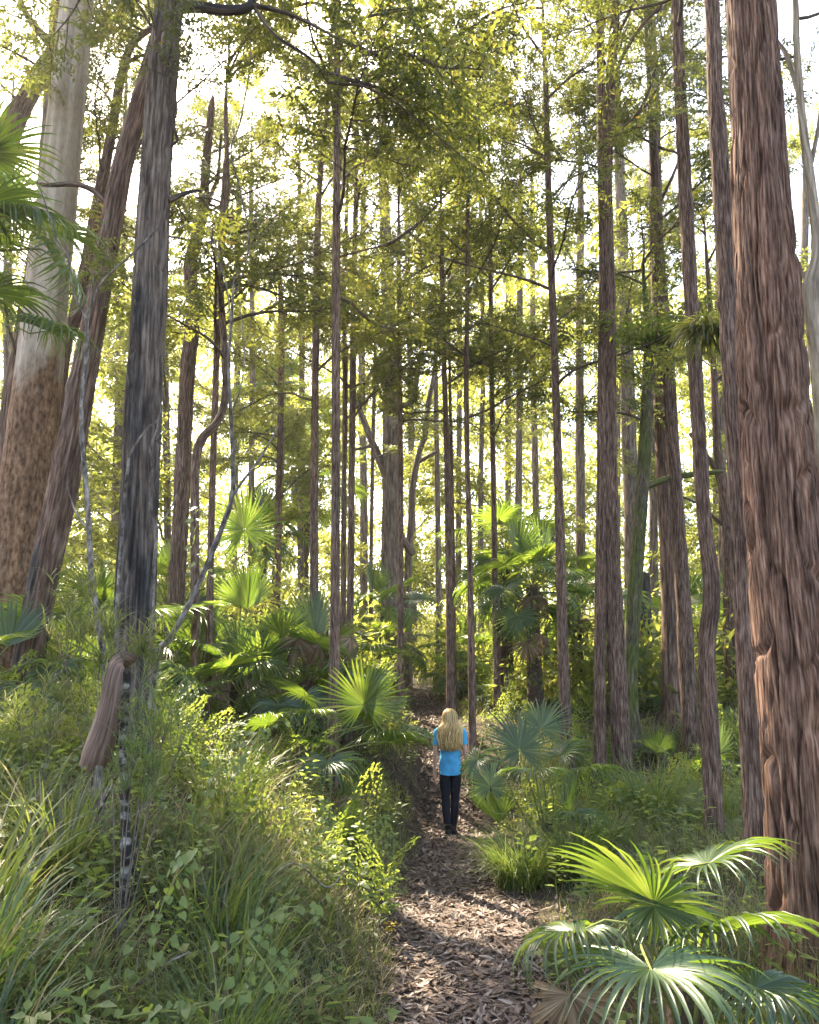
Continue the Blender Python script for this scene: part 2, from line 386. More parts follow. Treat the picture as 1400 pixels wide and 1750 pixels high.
def leaf_verts(Bp, d, n, L, W, fold=.12, curl=.08):
    d = d / (np.linalg.norm(d, axis=1)[:, None] + 1e-9)
    n = n - d * (n * d).sum(1)[:, None]; n = n / (np.linalg.norm(n, axis=1)[:, None] + 1e-9)
    s = np.cross(d, n); L = L[:, None]; W = W[:, None]
    V = np.stack([Bp, Bp + d * .42 * L + s * .5 * W + n * fold * W, Bp + d * L - n * curl * L, Bp + d * .42 * L - s * .5 * W + n * fold * W], 1).reshape(-1, 3)
    k = np.arange(len(Bp))[:, None] * 4
    T = np.concatenate([k + np.array([[0, 1, 2]]), k + np.array([[0, 2, 3]])])
    return V, T

def unit(v): return v / (np.linalg.norm(v, axis=-1, keepdims=True) + 1e-9)

# leafy branch prototypes, about 3 m long, along +Y; wood and leaves are two meshes
def grow_branch(seed, leafL=.085, leafW=.36, n2=20, dens=.025, mat='leaf', Lr=3.0, droop=.10):
    g = rng(seed); wood = MB()
    n = 16; P = [np.zeros(3)]; d = np.array([0, 1., .18])
    for i in range(n - 1):
        d = unit(d + g.normal(0, .10, 3) + np.array([0, .05, -.012])); P.append(P[-1] + d * Lr / (n - 1))
    P = np.array(P); wood.add(*tube(P, np.linspace(.024, .003, n), 6))
    LB, LD = [], []
    def twig(p0, d0, L, r, lev):
        m = 6 if lev < 3 else 4; q = [p0]; dd = d0
        for i in range(m - 1):
            dd = unit(dd + g.normal(0, .13, 3) + np.array([0, 0, -droop * .3])); q.append(q[-1] + dd * L / (m - 1))
        q = np.array(q); wood.add(*tube(q, np.linspace(r, .0012, m), 4 if lev < 3 else 3, False))
        cum = np.linspace(0, 1, m)
        if lev == 2:
            k = int(L / .068)
            for i in range(k):
                t = .18 + .8 * (i + g.random()) / max(k, 1)
                p = np.array([np.interp(t, cum, q[:, a]) for a in range(3)])
                side = unit(np.cross(dd, [0, 0, 1.])) * (1 if i % 2 else -1)
                twig(p, unit(dd * .7 + side * .8 + g.normal(0, .28, 3)), g.uniform(.14, .34) * (1.1 - .4 * t), .003, 3)
        else:
            k = int(L / dens)
            for i in range(k):
                t = (i + .5) / k; p = np.array([np.interp(t, cum, q[:, a]) for a in range(3)])
                side = unit(np.cross(dd, [0, 0, 1.])) * (1 if i % 2 else -1)
                LB.append(p); LD.append(unit(dd * .6 + side * .75 + g.normal(0, .32, 3) + np.array([0, 0, -.18])))
    for i in range(n2):
        t = .2 + .78 * (i + .6 * g.random()) / n2
        k = t * (n - 1); a = int(k); p = P[a] + (P[min(a + 1, n - 1)] - P[a]) * (k - a)
        dm = unit(P[min(a + 1, n - 1)] - P[max(a - 1, 0)])
        side = np.array([1., 0, 0]) * (1 if i % 2 else -1)
        if g.random() < .2: side = np.array([0, 0, .8])
        twig(p, unit(dm * g.uniform(.5, 1.0) + side * g.uniform(.6, 1.1) + np.array([0, 0, g.uniform(-.1, .25)])), Lr * (g.uniform(.24, .40) * (1.08 - .55 * t)), .008, 2)
    LB = np.array(LB); LD = np.array(LD); m = len(LB)
    nn = unit(np.array([0, 0, 1.]) + g.normal(0, .45, (m, 3)))
    L = leafL * g.uniform(.65, 1.3, m)
    V, T = leaf_verts(LB, LD, nn, L, L * leafW * g.uniform(.8, 1.2, m))
    clump = vnoise(LB * 2.2 + seed)
    a = np.clip(.15 + .55 * clump + g.normal(0, .13, m), 0, .93); a[g.random(m) < .02] = 1.0
    lm = new_mesh('foliage_proto', V, [T], M[mat], {'rnd': np.repeat(a, 4)}, None, False)
    return wood.mesh('branch_proto', M['b_branch']), lm

BR = [grow_branch(100 + k) for k in range(7)]                                   # glossy small-leaved
BRS = [grow_branch(150 + k, Lr=1.6, n2=14) for k in range(4)]                   # short shoots with leaves of the same size
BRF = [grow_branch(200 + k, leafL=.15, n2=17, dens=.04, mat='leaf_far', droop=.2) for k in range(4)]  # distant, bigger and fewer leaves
BRG = [grow_branch(300 + k, leafL=.125, leafW=.17, n2=15, dens=.032, droop=.6) for k in range(3)]       # hanging sickle leaves of the gums

GAPS = []    # openings in the canopy: lines from lit spots towards the sun
def gap(x, y, z, rad): GAPS.append((Vector((x, y, z)), rad))
gap(.45, 6.95, 0, .42); gap(1.2, 4.1, .9, .55); gap(2.3, 4.9, 1.0, .3); gap(.6, 11.6, 1.4, .3); gap(-2.75, 11.6, 3.2, .4); gap(-2.5, 5.5, 1.1, .5); gap(-.85, 6.0, .6, .1)
gap(1.8, 15, 1.4, .8); gap(.45, 14.6, 1.0, .6); gap(4, 13, 1.2, .6); gap(-.3, 16, 1.6, .5); gap(3, 20, 2, 1.6); gap(-1.5, 24, 2, 1.6); gap(7.5, 22, 2, 1.6); gap(-5, 21, 3, 1.6)
def blocked(c, r):
    for p, rad in GAPS:
        w = c - p; t = w.dot(SUNV)
        if t > 0 and (w - SUNV * t).length < rad + r * .62: return True
    return False

NBR = [0]
def leafy(parent, origin, p, az, pitch, L, protos, g, roll=None, force=False):
    """one leafy branch: the wood is a part of the tree, its leaves a sub-part"""
    d = Vector((math.sin(az) * math.cos(pitch), math.cos(az) * math.cos(pitch), math.sin(pitch)))
    mid = p + d * L * .55
    if (mid - cam.location).length < 3.2 + L * .5 and mid.z < 5: return
    for _ in range(9):                                              # turn the shoot away from a gap in the canopy
        if not blocked(mid, L * .5): break
        az += 2.4; d = Vector((math.sin(az) * math.cos(pitch), math.cos(az) * math.cos(pitch), math.sin(pitch))); mid = p + d * L * .55
    else: return
    up = Vector((0, 0, 1)); x = d.cross(up).normalized(); z = x.cross(d)
    Mx = Matrix((x, d, z)).transposed().to_4x4()
    Mx = Mx @ Matrix.Rotation(roll if roll is not None else g.uniform(-.35, .35), 4, 'Y')
    s = L / 3.0
    if protos is BR and L < 2.1: protos, s = BRS, L / 1.6
    w, l = protos[int(g.integers(len(protos)))]
    b = link('branch', w, parent); b.matrix_basis = Matrix.Translation(p - Vector(origin)) @ Mx @ Matrix.Diagonal((s * (1 if g.random() < .5 else -1), s, s, 1))
    link('foliage', l, b); NBR[0] += 1

def px_points(pts, D):
    out = []
    for q in pts:
        DD = q[3] if len(q) > 3 else D
        P, k = at(q[0], q[1], DD); out.append((P.x, P.y, P.z, q[2] / FPX * k * .455))
    return out

TREES = {}
def tree(name, label, D, pts, mat, top=None, crown=None, limbs=(), cat='tree', group=None, protos=None, nseg=22, spacing=.14, amp=.10, pitch=.045, vlen=.45, flare=.3, seed=0, knots=3, ground=True):
    """pts: (px, py, width in px) from the foot upwards. crown: (z low, z high, count, shortest, longest).
    limbs: lists of (px, py, width[, D]), the first near the trunk, with an optional leading count of leafy shoots at the end"""
    P = px_points(pts, D)
    if ground:
        x0, y0, z0, r0 = P[0]; hz = Hs(x0, y0)
        if z0 > hz + .05:
            P = [(x0 + (x0 - P[1][0]) * .0, y0, hz - .15, r0 * 1.08)] + P
        else:
            P = [q for q in P if q[2] > hz + .3]; P = [(x0, y0, hz - .15, r0 * 1.03)] + P
    if top and P[-1][2] < top:
        a, b = np.array(P[-1]), np.array(P[-2]); d = (a - b)[:3]; d /= np.linalg.norm(d); d = d * .6 + np.array([0, 0, .4]); d /= np.linalg.norm(d)
        k = (top - a[2]) / d[2]
        m_ = a[:3] + d * k * .5; e_ = a[:3] + d * k
        P += [(*m_, a[3] * .62), (*e_, max(.008, a[3] * .2))]
    P = np.array(P); base = (P[0][0], P[0][1], P[0][2] + .15)
    t = thing(name, label, cat, base, group)
    link('trunk', stem_mesh('trunk', P, mat, base, nseg, spacing, amp, pitch, vlen, flare, seed, knots, fine=D + 2.2), t)
    g = rng(seed + 900); ps = protos or BR
    for lb in limbs:
        n = 0
        if not isinstance(lb[0], tuple): n, lb = lb[0], lb[1:]
        LP = px_points(lb, D)
        link('limb', stem_mesh('limb', LP, mat, base, max(8, nseg // 2), spacing, amp, pitch, vlen, 0, seed + 3), t)
        e = Vector(LP[-1][:3]); f = Vector(LP[-2][:3]); dd = (e - f).normalized()
        for k in range(n):
            q = f.lerp(e, (k + 1) / n)
            leafy(t, base, q, math.atan2(dd.x, dd.y) + g.uniform(-.9, .9), math.asin(max(-1, min(1, dd.z))) * .6 + g.uniform(-.2, .4), g.uniform(1.3, 2.6), ps, g)
    if crown:
        z0, z1, n, L0, L1 = crown; n = max(4, int(n * .85)); zs = P[:, 2]; az = g.uniform(0, 6.28)
        for k in range(n):
            u = (k + g.uniform(0, .8)) / n; z = z0 + (min(z1, zs[-1]) - z0) * u; az += 2.4 + g.uniform(-.5, .5)
            p = Vector([float(np.interp(z, zs, P[:, a])) for a in range(2)] + [z])
            L = (L1 + (L0 - L1) * u**1.4) * g.uniform(.75, 1.15)
            leafy(t, base, p, az, g.uniform(.0, .5) + .5 * u, L, ps, g)
    if crown:
        tp = Vector(P[-1][:3]); bt = Vector(P[-2][:3])
        for k in range(5):
            az += 2.4; leafy(t, base, bt.lerp(tp, .45 + .13 * k), az, g.uniform(.1, 1.0), g.uniform(1.3, 1.9) if ps is BR else g.uniform(1.8, 2.6), ps, g, force=True)
    TREES[label] = t
    return t

# ------------------------------------------------------------------ fan palm fronds
def frond_proto(seed, R=.85, half=2.45, nseg=40, split=.5, droop=1.0, cup=.15, fold=.22, mat='frond', ragged=.0, brown=0):
    g = rng(seed); V = []; Q = []; A = []
    da = 2 * half / nseg
    for i in range(nseg):
        a = -half + (i + .5) * da
        L = R * (1.0 - .30 * (abs(a) / half)**2.2) * g.uniform(.93, 1.04)
        if ragged and g.random() < ragged: L *= g.uniform(.45, .9)
        dr = droop * g.uniform(.7, 1.35); tw = g.normal(0, .05 + .25 * ragged); lat = g.normal(0, .05 + .1 * ragged)
        pos = np.zeros(2); pit = cup - .1 * (abs(a) / half); last = 0
        base = len(V); spl = split * g.uniform(.8, 1.3)
        ts = np.array([.03, spl * .5, spl * .8, spl, *(spl + (1 - spl) * np.array([.3, .55, .8, 1.0]))])
        for k, t in enumerate(ts):
            dt = (t - last) * L; last = t
            u = max(0, (t - split * .75) / (1 - split * .75))
            pp = pit - dr * u**1.6
            pos = pos + np.array([math.cos(pp), math.sin(pp)]) * dt
            aa = a + lat * u
            d = np.array([math.sin(aa), math.cos(aa), 0]); s = np.array([math.cos(aa), -math.sin(aa), 0])
            w = max(t * L, .02) * da * .5 * 1.02 if t <= spl else spl * L * da * .5 * (1.02 - ((t - spl) / (1 - spl))**1.4) + .0012
            c = d * pos[0] + np.array([0, 0, pos[1]])
            c[2] += -abs(c[0]) * .0 + fold * abs(math.sin(a)) * pos[0] * .5 * (1 if abs(a) < 1.6 else .6)
            tt = tw * u * 3
            sw = s * w * math.cos(tt) + np.array([0, 0, w * math.sin(tt)])
            V += [c - sw, c + np.array([0, 0, -w * 1.0]), c + sw]
        rv = np.clip(g.normal(.5, .28), 0, 1); A += [rv] * (3 * len(ts))
        for k in range(len(ts) - 1):
            b = base + 3 * k
            Q += [(b, b + 1, b + 4, b + 3), (b + 1, b + 2, b + 5, b + 4)]
    return new_mesh('frond_proto', np.array(V), [np.array(Q)], M[mat], {'rnd': A}, None, False)

FR = {
    'flat': [frond_proto(400 + k, droop=.55, cup=.12, half=2.7, split=.36) for k in range(3)],
    'mid': [frond_proto(410 + k, droop=1.15, cup=.22, half=2.6, split=.34) for k in range(3)],
    'hang': [frond_proto(420 + k, droop=2.0, cup=.28, half=2.5, split=.32) for k in range(3)],
    'young': [frond_proto(430 + k, droop=.18, cup=.42, half=1.5, nseg=30, split=.5, fold=.5) for k in range(2)],
    'dead': [frond_proto(440 + k, droop=2.2, cup=-.15, half=2.0, split=.35, mat='frond_dead', ragged=.35, nseg=32) for k in range(3)],
}

def frond(palm, base, hub, axis, normal, kind, size, g, foot=None, stalk=True):
    """one frond: blade as a part, its stalk as a sub-part. base: foot of the palm, hub: where stalk meets blade"""
    y = Vector(axis).normalized(); z = Vector(normal); z = (z - y * z.dot(y)).normalized(); x = y.cross(z)
    me = FR[kind][int(g.integers(len(FR[kind])))]
    s = size / .85
    Mx = Matrix.Translation(Vector(hub) - Vector(base)) @ Matrix((x, y, z)).transposed().to_4x4() @ Matrix.Diagonal((s * (1 if g.random() < .5 else -1), s, s, 1))
    o = link('frond', me, palm); o.matrix_basis = Mx
    if stalk and foot is not None:
        f = Vector(foot); h = Vector(hub); L = (h - f).length
        c1 = f.lerp(h, .45) + Vector((0, 0, .13 * L)) ; c2 = h - y * L * .22
        pts = catmull(np.array([f, c1 * .6 + f.lerp(h, .4) * .4, c2, h + y * .03]), 9)
        inv = np.array((Matrix.Translation(base) @ Mx).inverted())
        V, T, Q = tube(pts, np.linspace(.013, .006, 9) * (.6 + .5 * s), 5, False)
        V = (np.c_[V, np.ones(len(V))] @ inv.T)[:, :3]
        link('stalk', new_mesh('stalk', V, [T, Q], M['petiole' if kind != 'dead' else 'frond_dead'], {'rnd': np.full(len(V), .4)}), o)
    return o

def palm(label, base, height=0.0, n=10, size=.8, stalk=.8, seed=0, dead=1, lo=-.35, hi=1.35, explicit=(), tr=.09, lean=(0, 0), group='fan palms', droopy=.5, sc=.74):
    size, stalk = size * sc, stalk * (.3 + .7 * sc); g = rng(seed); b = Vector(base); t = thing('fan_palm', label, 'palm', b, group)
    topv = b + Vector((lean[0], lean[1], height))
    if height > .25:
        k = np.linspace(0, 1, 7)[:, None]; P = np.array(b - Vector((0, 0, .12))) + (np.array(topv) - np.array(b - Vector((0, 0, .12)))) * k
        P[:, :2] += np.array(lean) * (k**2 - k)
        P4 = np.c_[P, tr * (1.25 - .35 * k[:, 0])]
        me = stem_mesh('trunk', P4, M['palm_trunk'], b, 18, .04, .22, .035, .05, .1, seed); link('trunk', me, t)
    else:
        P4 = np.array([[*b - Vector((0, 0, .1)), tr * .9], [*b + Vector((0, 0, .1)), tr], [*topv + Vector((0, 0, .25)), tr * .5]])
        link('crownshaft', stem_mesh('crownshaft', P4, M['palm_trunk'], b, 12, .05, .3, .03, .08, 0, seed), t)
    az = g.uniform(0, 6.28)
    for i in range(n):
        u = (i + .5) / n; az += 2.399 + g.uniform(-.25, .25)
        el = hi + (lo - hi) * u**.9 + g.uniform(-.12, .12)
        L = stalk * g.uniform(.8, 1.15) * (.75 + .45 * math.sin(u * 2.6))
        h = Vector((math.sin(az), math.cos(az), 0))
        hub = topv + h * L * math.cos(el) + Vector((0, 0, L * math.sin(el) - .10 * L * u))
        e2 = el - .35 - .5 * u
        if i < 1.5: kind, e2 = 'young', el
        elif u < .4: kind = 'flat'
        elif u < .4 + .6 * (1 - droopy): kind = 'mid'
        else: kind = 'hang'
        ax = h * math.cos(e2) + Vector((0, 0, math.sin(e2))); nr = h * -math.sin(e2) + Vector((0, 0, math.cos(e2)))
        nr = nr + Vector((g.normal(0, .25), g.normal(0, .25), 0))
        frond(t, b, hub, ax, nr, kind, size * g.uniform(.85, 1.1), g, topv - Vector((0, 0, .05)))
    for i in range(dead):
        a = g.uniform(0, 6.28); h = Vector((math.sin(a), math.cos(a), 0)); L = stalk * .55
        e2 = -1.15 + g.uniform(-.2, .25)
        hub = topv + h * (L * .55) + Vector((0, 0, -L * .55 if height > .6 else -.02))
        frond(t, b, hub, h * math.cos(e2) + Vector((0, 0, math.sin(e2))), h * -math.sin(e2) + Vector((0, 0, math.cos(e2))), 'dead', size * .85, g, topv - Vector((0, 0, .08)))
    for (px, py, D, azd, pitchd, rolld, kind, sz) in explicit:
        hub, _ = at(px, py, D); a = R(azd); p = R(pitchd)
        h = Vector((math.sin(a), math.cos(a), 0)); ax = h * math.cos(p) + Vector((0, 0, math.sin(p))); nr = h * -math.sin(p) + Vector((0, 0, math.cos(p)))
        nr = Matrix.Rotation(R(rolld), 3, ax) @ nr
        frond(t, b, hub, ax, nr, kind, sz * sc, g, topv - Vector((0, 0, .05)))
    return t

def ground_at(px, D):
    """a point on the ground at forward distance D, below the image column px (column taken at eye height)"""
    P, k = at(px, 1180, D); return Vector((P.x, D, Hs(P.x, D)))

print('LEAVES', [len(l.polygons)//2 for w,l in BR+BRF+BRG])
# ------------------------------------------------------------------ ground and path
xs = np.unique(np.round(np.concatenate([-np.geomspace(11, 110, 26)[::-1], np.arange(-11, 12.01, .14), np.geomspace(12.1, 110, 26)]), 3))
ys = np.unique(np.round(np.concatenate([[-60, -30, -15, -6, -3, -1], np.arange(0, 26.01, .14), np.geomspace(26.2, 150, 45)]), 3))
X, Y = np.meshgrid(xs, ys); Z = H(X, Y)
nx, ny = len(xs), len(ys)
i, j = np.meshgrid(np.arange(ny - 1), np.arange(nx - 1), indexing='ij'); a = (i * nx + j).ravel()
gm = new_mesh('ground', np.stack([X.ravel(), Y.ravel(), Z.ravel()], 1), [np.stack([a, a + 1, a + nx + 1, a + nx], 1)], M['soil'])
ground = link('ground', gm); ground['kind'] = 'structure'

py_ = np.arange(-1, 26, .1); k = np.linspace(-1, 1, 11)
g = rng(1)
PX = pathx(py_)[:, None] + (pathw(py_) * (1 + .22 * (vnoise(np.stack([py_ * 1.3, py_ * 0, py_ * 0], 1)) - .5)))[:, None] * k[None] * 1.05
PY = np.repeat(py_[:, None], 11, 1); PZ = H(PX, PY) + .014 - .03 * (np.abs(k)[None]**6)
i, j = np.meshgrid(np.arange(len(py_) - 1), np.arange(10), indexing='ij'); a = (i * 11 + j).ravel()
path = link('path', new_mesh('path', np.stack([PX.ravel(), PY.ravel(), PZ.ravel()], 1), [np.stack([a, a + 1, a + 12, a + 11], 1)], M['pathsoil']))
path['kind'] = 'structure'

# ------------------------------------------------------------------ trees in front
tree('stringybark_tree', 'huge red-brown stringybark trunk with deep furrows at the frame edge beside the lit palm', 4.9,
     [(1416, 1740, 178), (1397, 1500, 164), (1371, 1200, 152), (1340, 900, 132), (1318, 600, 116), (1298, 300, 98), (1281, 0, 86)], M['b_stringy'], top=22,
     crown=(14.0, 22, 8, 2.5, 4.5), protos=BRG, nseg=300, spacing=.026, amp=.19, pitch=.062, vlen=.50, flare=.22, seed=1, knots=4)
tree('stringybark_tree', 'tall trunk with a sunlit edge leaning against the huge stringybark', 7.0,
     [(1296, 1490, 40), (1286, 1300, 38), (1272, 1000, 40), (1258, 750, 36), (1245, 500, 33), (1238, 400, 31), (1229, 250, 31), (1222, 150, 27), (1216, 0, 25)], M['b_brown'], top=17,
     crown=(10.5, 17, 12, 1.6, 3.0), nseg=96, spacing=.05, amp=.20, pitch=.045, vlen=.35, seed=2, knots=7, limbs=[(1, (1232, 330, 10), (1260, 280, 6), (1275, 240, 4, 7.4))])
tree('stringybark_tree', 'brown trunk with an elbow bend halfway, standing before the big furrowed trunk', 8.5,
     [(1222, 1456, 30), (1214, 1250, 31), (1208, 1120, 31), (1217, 1010, 30), (1205, 900, 26), (1192, 700, 26), (1181, 500, 25), (1170, 300, 23), (1160, 100, 20), (1157, 0, 19)], M['b_brown'], top=16,
     crown=(9.2, 16, 14, 1.5, 3.0), nseg=80, spacing=.05, amp=.20, pitch=.042, vlen=.33, seed=3, knots=6)
t34 = tree('stringybark_tree', 'double-stemmed furrowed tree whose twin trunks stand fused side by side', 11.3,
     [(1065, 1338, 36), (1058, 1200, 33), (1046, 950, 30), (1041, 700, 27), (1040, 500, 25), (1036, 330, 23), (1042, 180, 18), (1052, 0, 15)], M['b_brown'], top=17,
     crown=(9.5, 17, 16, 1.5, 3.2), nseg=72, spacing=.06, amp=.21, pitch=.045, vlen=.35, seed=4, knots=4,
     limbs=[((1026, 1312, 24), (1026, 1100, 23), (1029, 900, 22), (1031, 700, 21), (1033, 500, 19), (1030, 300, 18), (1026, 100, 15), (1024, -120, 11)),
            (2, (1044, 150, 8), (1065, 95, 7), (1100, 40, 6), (1140, 0, 5)), (2, (1042, 255, 7), (1066, 220, 5), (1105, 180, 4))])
tree('slender_tree', 'slender brown tree with bare side branches beside the fan palms behind the walker', 12.6,
     [(970, 1282, 23), (964, 1150, 20), (957, 900, 17), (951, 700, 15), (944, 500, 14), (938, 330, 13), (933, 160, 11)], M['b_slim'], top=14.5,
     crown=(6.1, 14.5, 15, 1.4, 3.0), nseg=26, seed=5, pitch=.03, vlen=.2,
     limbs=[(1, (943, 495, 6), (900, 478, 5), (850, 465, 4), (800, 453, 3, 11.8)), (1, (936, 430, 6), (880, 380, 5), (830, 315, 4, 12)), (1, (945, 335, 5), (975, 305, 4), (1010, 290, 3, 13)), (1, (936, 275, 5), (900, 250, 4), (850, 232, 3))])
tree('slender_tree', 'thin dark straight trunk rising just behind the blond walker', 13.6,
     [(807, 1228, 13), (804, 1000, 11), (799, 800, 10), (797, 650, 9), (799, 500, 9), (800, 300, 8)], M['b_slim'], top=13, crown=(6.3, 13, 12, 1.2, 2.6), nseg=18, seed=6, pitch=.03, vlen=.2)
tree('slender_tree', 'reddish thin trunk left of the drooping palm with the dead brown skirt', 15.5,
     [(850, 1192, 13), (846, 1000, 11), (843, 800, 10), (840, 600, 9), (838, 400, 8)], M['b_slim'], top=13.5, crown=(6.5, 13.5, 12, 1.3, 2.8), nseg=16, seed=7, pitch=.03, vlen=.2)
tree('burnt_stump', 'short dark burnt trunk broken off beside a reddish thin tree', 16.2,
     [(860, 1180, 17), (858, 1110, 15), (856, 1050, 12), (855, 1020, 8)], M['b_charbrown'], None, None, cat='stump', nseg=18, seed=8, amp=.25)
tree('mossy_tree', 'leaning green mossy trunk with a long horizontal limb and fern tufts', 13.2,
     [(1076, 1190, 30), (1080, 1080, 28), (1090, 940, 26), (1099, 820, 24), (1106, 700, 22), (1110, 590, 18), (1104, 520, 10), (1098, 450, 5)], M['b_moss'], top=None,
     crown=(6.0, 8.2, 8, 1.2, 2.0), nseg=30, spacing=.09, amp=.10, seed=9,
     limbs=[((1106, 832, 12), (1135, 820, 12), (1175, 812, 11), (1235, 806, 9)), (1, (1108, 575, 8), (1140, 575, 7), (1170, 565, 6))])
tree('scorched_tree', 'dark scorched trunk with one sunlit flank between mossy tree and bent trunk', 14.6,
     [(1156, 1240, 44), (1150, 1120, 38), (1143, 950, 33), (1135, 780, 30), (1128, 600, 27), (1122, 400, 24), (1118, 200, 21), (1112, 40, 18)], M['b_charbrown'], top=22, crown=(14.0, 22, 8, 2, 3.6), nseg=40, spacing=.09, amp=.12, seed=10, protos=BRG)
tree('stringybark_tree', 'straight brown trunk overlapping the dark scorched trunk', 13.2,
     [(1182, 1262, 30), (1172, 1100, 28), (1160, 900, 25), (1150, 750, 23), (1141, 600, 21), (1126, 420, 18), (1118, 250, 16), (1108, 60, 13)], M['b_brown'], top=17, crown=(9.8, 17, 12, 1.5, 3.0), nseg=36, spacing=.08, amp=.13, seed=11,
     limbs=[(1, (1128, 345, 7), (1150, 300, 6), (1160, 265, 5), (1135, 255, 4))])
tree('scorched_stump', 'conical blackened stump standing behind the mossy leaning trunk', 17.5,
     [(1099, 1205, 36), (1100, 1120, 30), (1102, 1040, 24), (1103, 980, 16)], M['b_char'], None, None, cat='stump', nseg=24, seed=12, amp=.2)
tree('pale_gum', 'far pale straight gum trunk seen between the twin trunks and the mossy tree', 25,
     [(1084, 1150, 34), (1080, 900, 28), (1074, 700, 26), (1070, 560, 24), (1064, 420, 21), (1058, 250, 18)], M['b_far'], top=26, crown=(12.0, 26, 12, 2.5, 5), nseg=20, seed=13, protos=BRF)
tree('forked_tree', 'forked brown tree half hidden behind the tall trunk with a sunlit edge', 16,
     [(1250, 1130, 24), (1245, 950, 22), (1238, 850, 20), (1226, 760, 16), (1220, 640, 12), (1212, 500, 9)], M['b_brown'], top=12, crown=(7.2, 12, 7, 1.5, 2.8), nseg=20, seed=14,
     limbs=[((1238, 850, 12), (1222, 800, 11), (1200, 770, 10), (1180, 740, 7)), (1, (1240, 900, 8), (1215, 880, 7), (1195, 860, 5))])
tree('pale_gum', 'pale crooked gum at the frame edge with twisted bare upper limbs', 9.5,
     [(1448, 1300, 60), (1428, 1000, 52), (1412, 700, 44), (1396, 560, 38), (1388, 490, 34), (1398, 430, 22), (1388, 330, 18), (1372, 210, 15), (1362, 80, 12), (1360, 0, 10)], M['b_pale'], top=14, crown=(10.0, 14, 8, 1.5, 2.8), nseg=28, spacing=.08, amp=.05, seed=15, protos=BRG,
     limbs=[((1368, 170, 9), (1345, 95, 8), (1328, 70, 7), (1318, 40, 5)), (1, (1383, 300, 8), (1400, 210, 7), (1410, 120, 5))])
# ------------------------------------------------------------------ trees on the bank
tree('smooth_gum', 'pale smooth-barked gum with rough brown lower bark behind the leaning trunk', 10.0,
     [(4, 1140, 118), (18, 1000, 108), (42, 850, 96), (62, 680, 86), (78, 520, 78), (98, 340, 70), (114, 180, 64), (132, 0, 58)], M['b_gum'], top=24, crown=(15.0, 24, 8, 2.5, 4.5), protos=BRG, nseg=72, spacing=.07, amp=.035, pitch=.06, vlen=.2, flare=.2, seed=20, knots=3)
tree('leaning_tree', 'leaning brown trunk crossing in front of the pale smooth gum', 9.0,
     [(44, 1160, 54), (72, 1000, 54), (108, 830, 54), (140, 660, 48), (170, 500, 42), (190, 390, 40), (208, 290, 36), (232, 200, 33), (256, 110, 28), (284, 0, 22)], M['b_charbrown'], top=14, crown=(10.2, 14, 14, 1.4, 2.6), nseg=60, spacing=.06, amp=.11, pitch=.035, vlen=.25, seed=21, knots=6,
     limbs=[(1, (192, 362, 14), (165, 330, 11), (130, 315, 10), (80, 316, 8), (40, 308, 6)), (1, (205, 300, 10), (235, 250, 7), (262, 215, 5))])
tree('charred_tree', 'thick blackened grey trunk standing upright above the grassy bank', 7.6,
     [(226, 1120, 76), (232, 1000, 70), (240, 820, 66), (248, 640, 63), (257, 450, 58), (265, 300, 56), (276, 150, 52), (290, 0, 50)], M['b_char'], top=20, crown=(9.0, 20, 22, 1.6, 3.6), nseg=150, spacing=.04, amp=.22, pitch=.045, vlen=.45, flare=.18, seed=22, knots=8,
     limbs=[(2, (292, 18, 24), (330, 12, 21), (385, 18, 19), (425, 12, 16), (436, -20, 14), (455, -90, 10)), ((290, 342, 12), (312, 332, 8), (335, 326, 6), (345, 328, 5)), (1, (285, 250, 6), (298, 245, 5), (304, 238, 4)),
            (2, (432, 8, 10), (480, 20, 8), (530, 40, 6), (620, 90, 4)), (2, (436, 15, 8), (470, 60, 6), (530, 100, 5), (560, 140, 3))])
tree('leaning_tree', 'far leaning trunk behind the smooth gum whose top bends to the sky', 14.0,
     [(-60, 700, 44), (-20, 420, 42), (18, 235, 38), (60, 140, 34), (92, 90, 30), (106, 30, 24), (112, -40, 20)], M['b_brown'], top=17, crown=(12.0, 17, 9, 2, 3.4), nseg=26, seed=23, protos=BRG,
     limbs=[(1, (95, 85, 18), (60, 45, 14), (40, 15, 12), (32, -15, 10)), (2, (100, 80, 18), (150, 70, 15), (190, 40, 12), (240, -10, 9))])
tree('brown_tree', 'slim curved brown trunk between the leaning trunk and the smooth gum', 12.5,
     [(104, 640, 26), (128, 545, 25), (148, 450, 23), (168, 340, 21), (190, 230, 18), (207, 130, 16), (226, 75, 14), (262, 46, 10)], M['b_brown'], top=11.9, crown=(10.0, 11.9, 5, 1.4, 2.4), nseg=24, seed=24,
     limbs=[(1, (212, 110, 9), (240, 95, 7), (262, 92, 6)), (1, (160, 400, 7), (185, 330, 5), (200, 315, 4))])
tree('grey_tree', 'straight greyish trunk partly covered by the smooth pale gum', 16,
     [(60, 900, 30), (66, 600, 26), (74, 350, 24), (84, 180, 22), (96, 0, 19)], M['b_far'], top=22, crown=(14.0, 22, 8, 2, 3.8), nseg=20, seed=25, protos=BRG)
tree('dark_tree', 'dark trunk base behind the smooth gum among the palm fronds', 13,
     [(8, 900, 40), (18, 700, 34), (34, 600, 30), (52, 480, 26), (75, 330, 20)], M['b_charbrown'], top=11, crown=(6.2, 11, 12, 1.4, 2.8), nseg=22, seed=26)
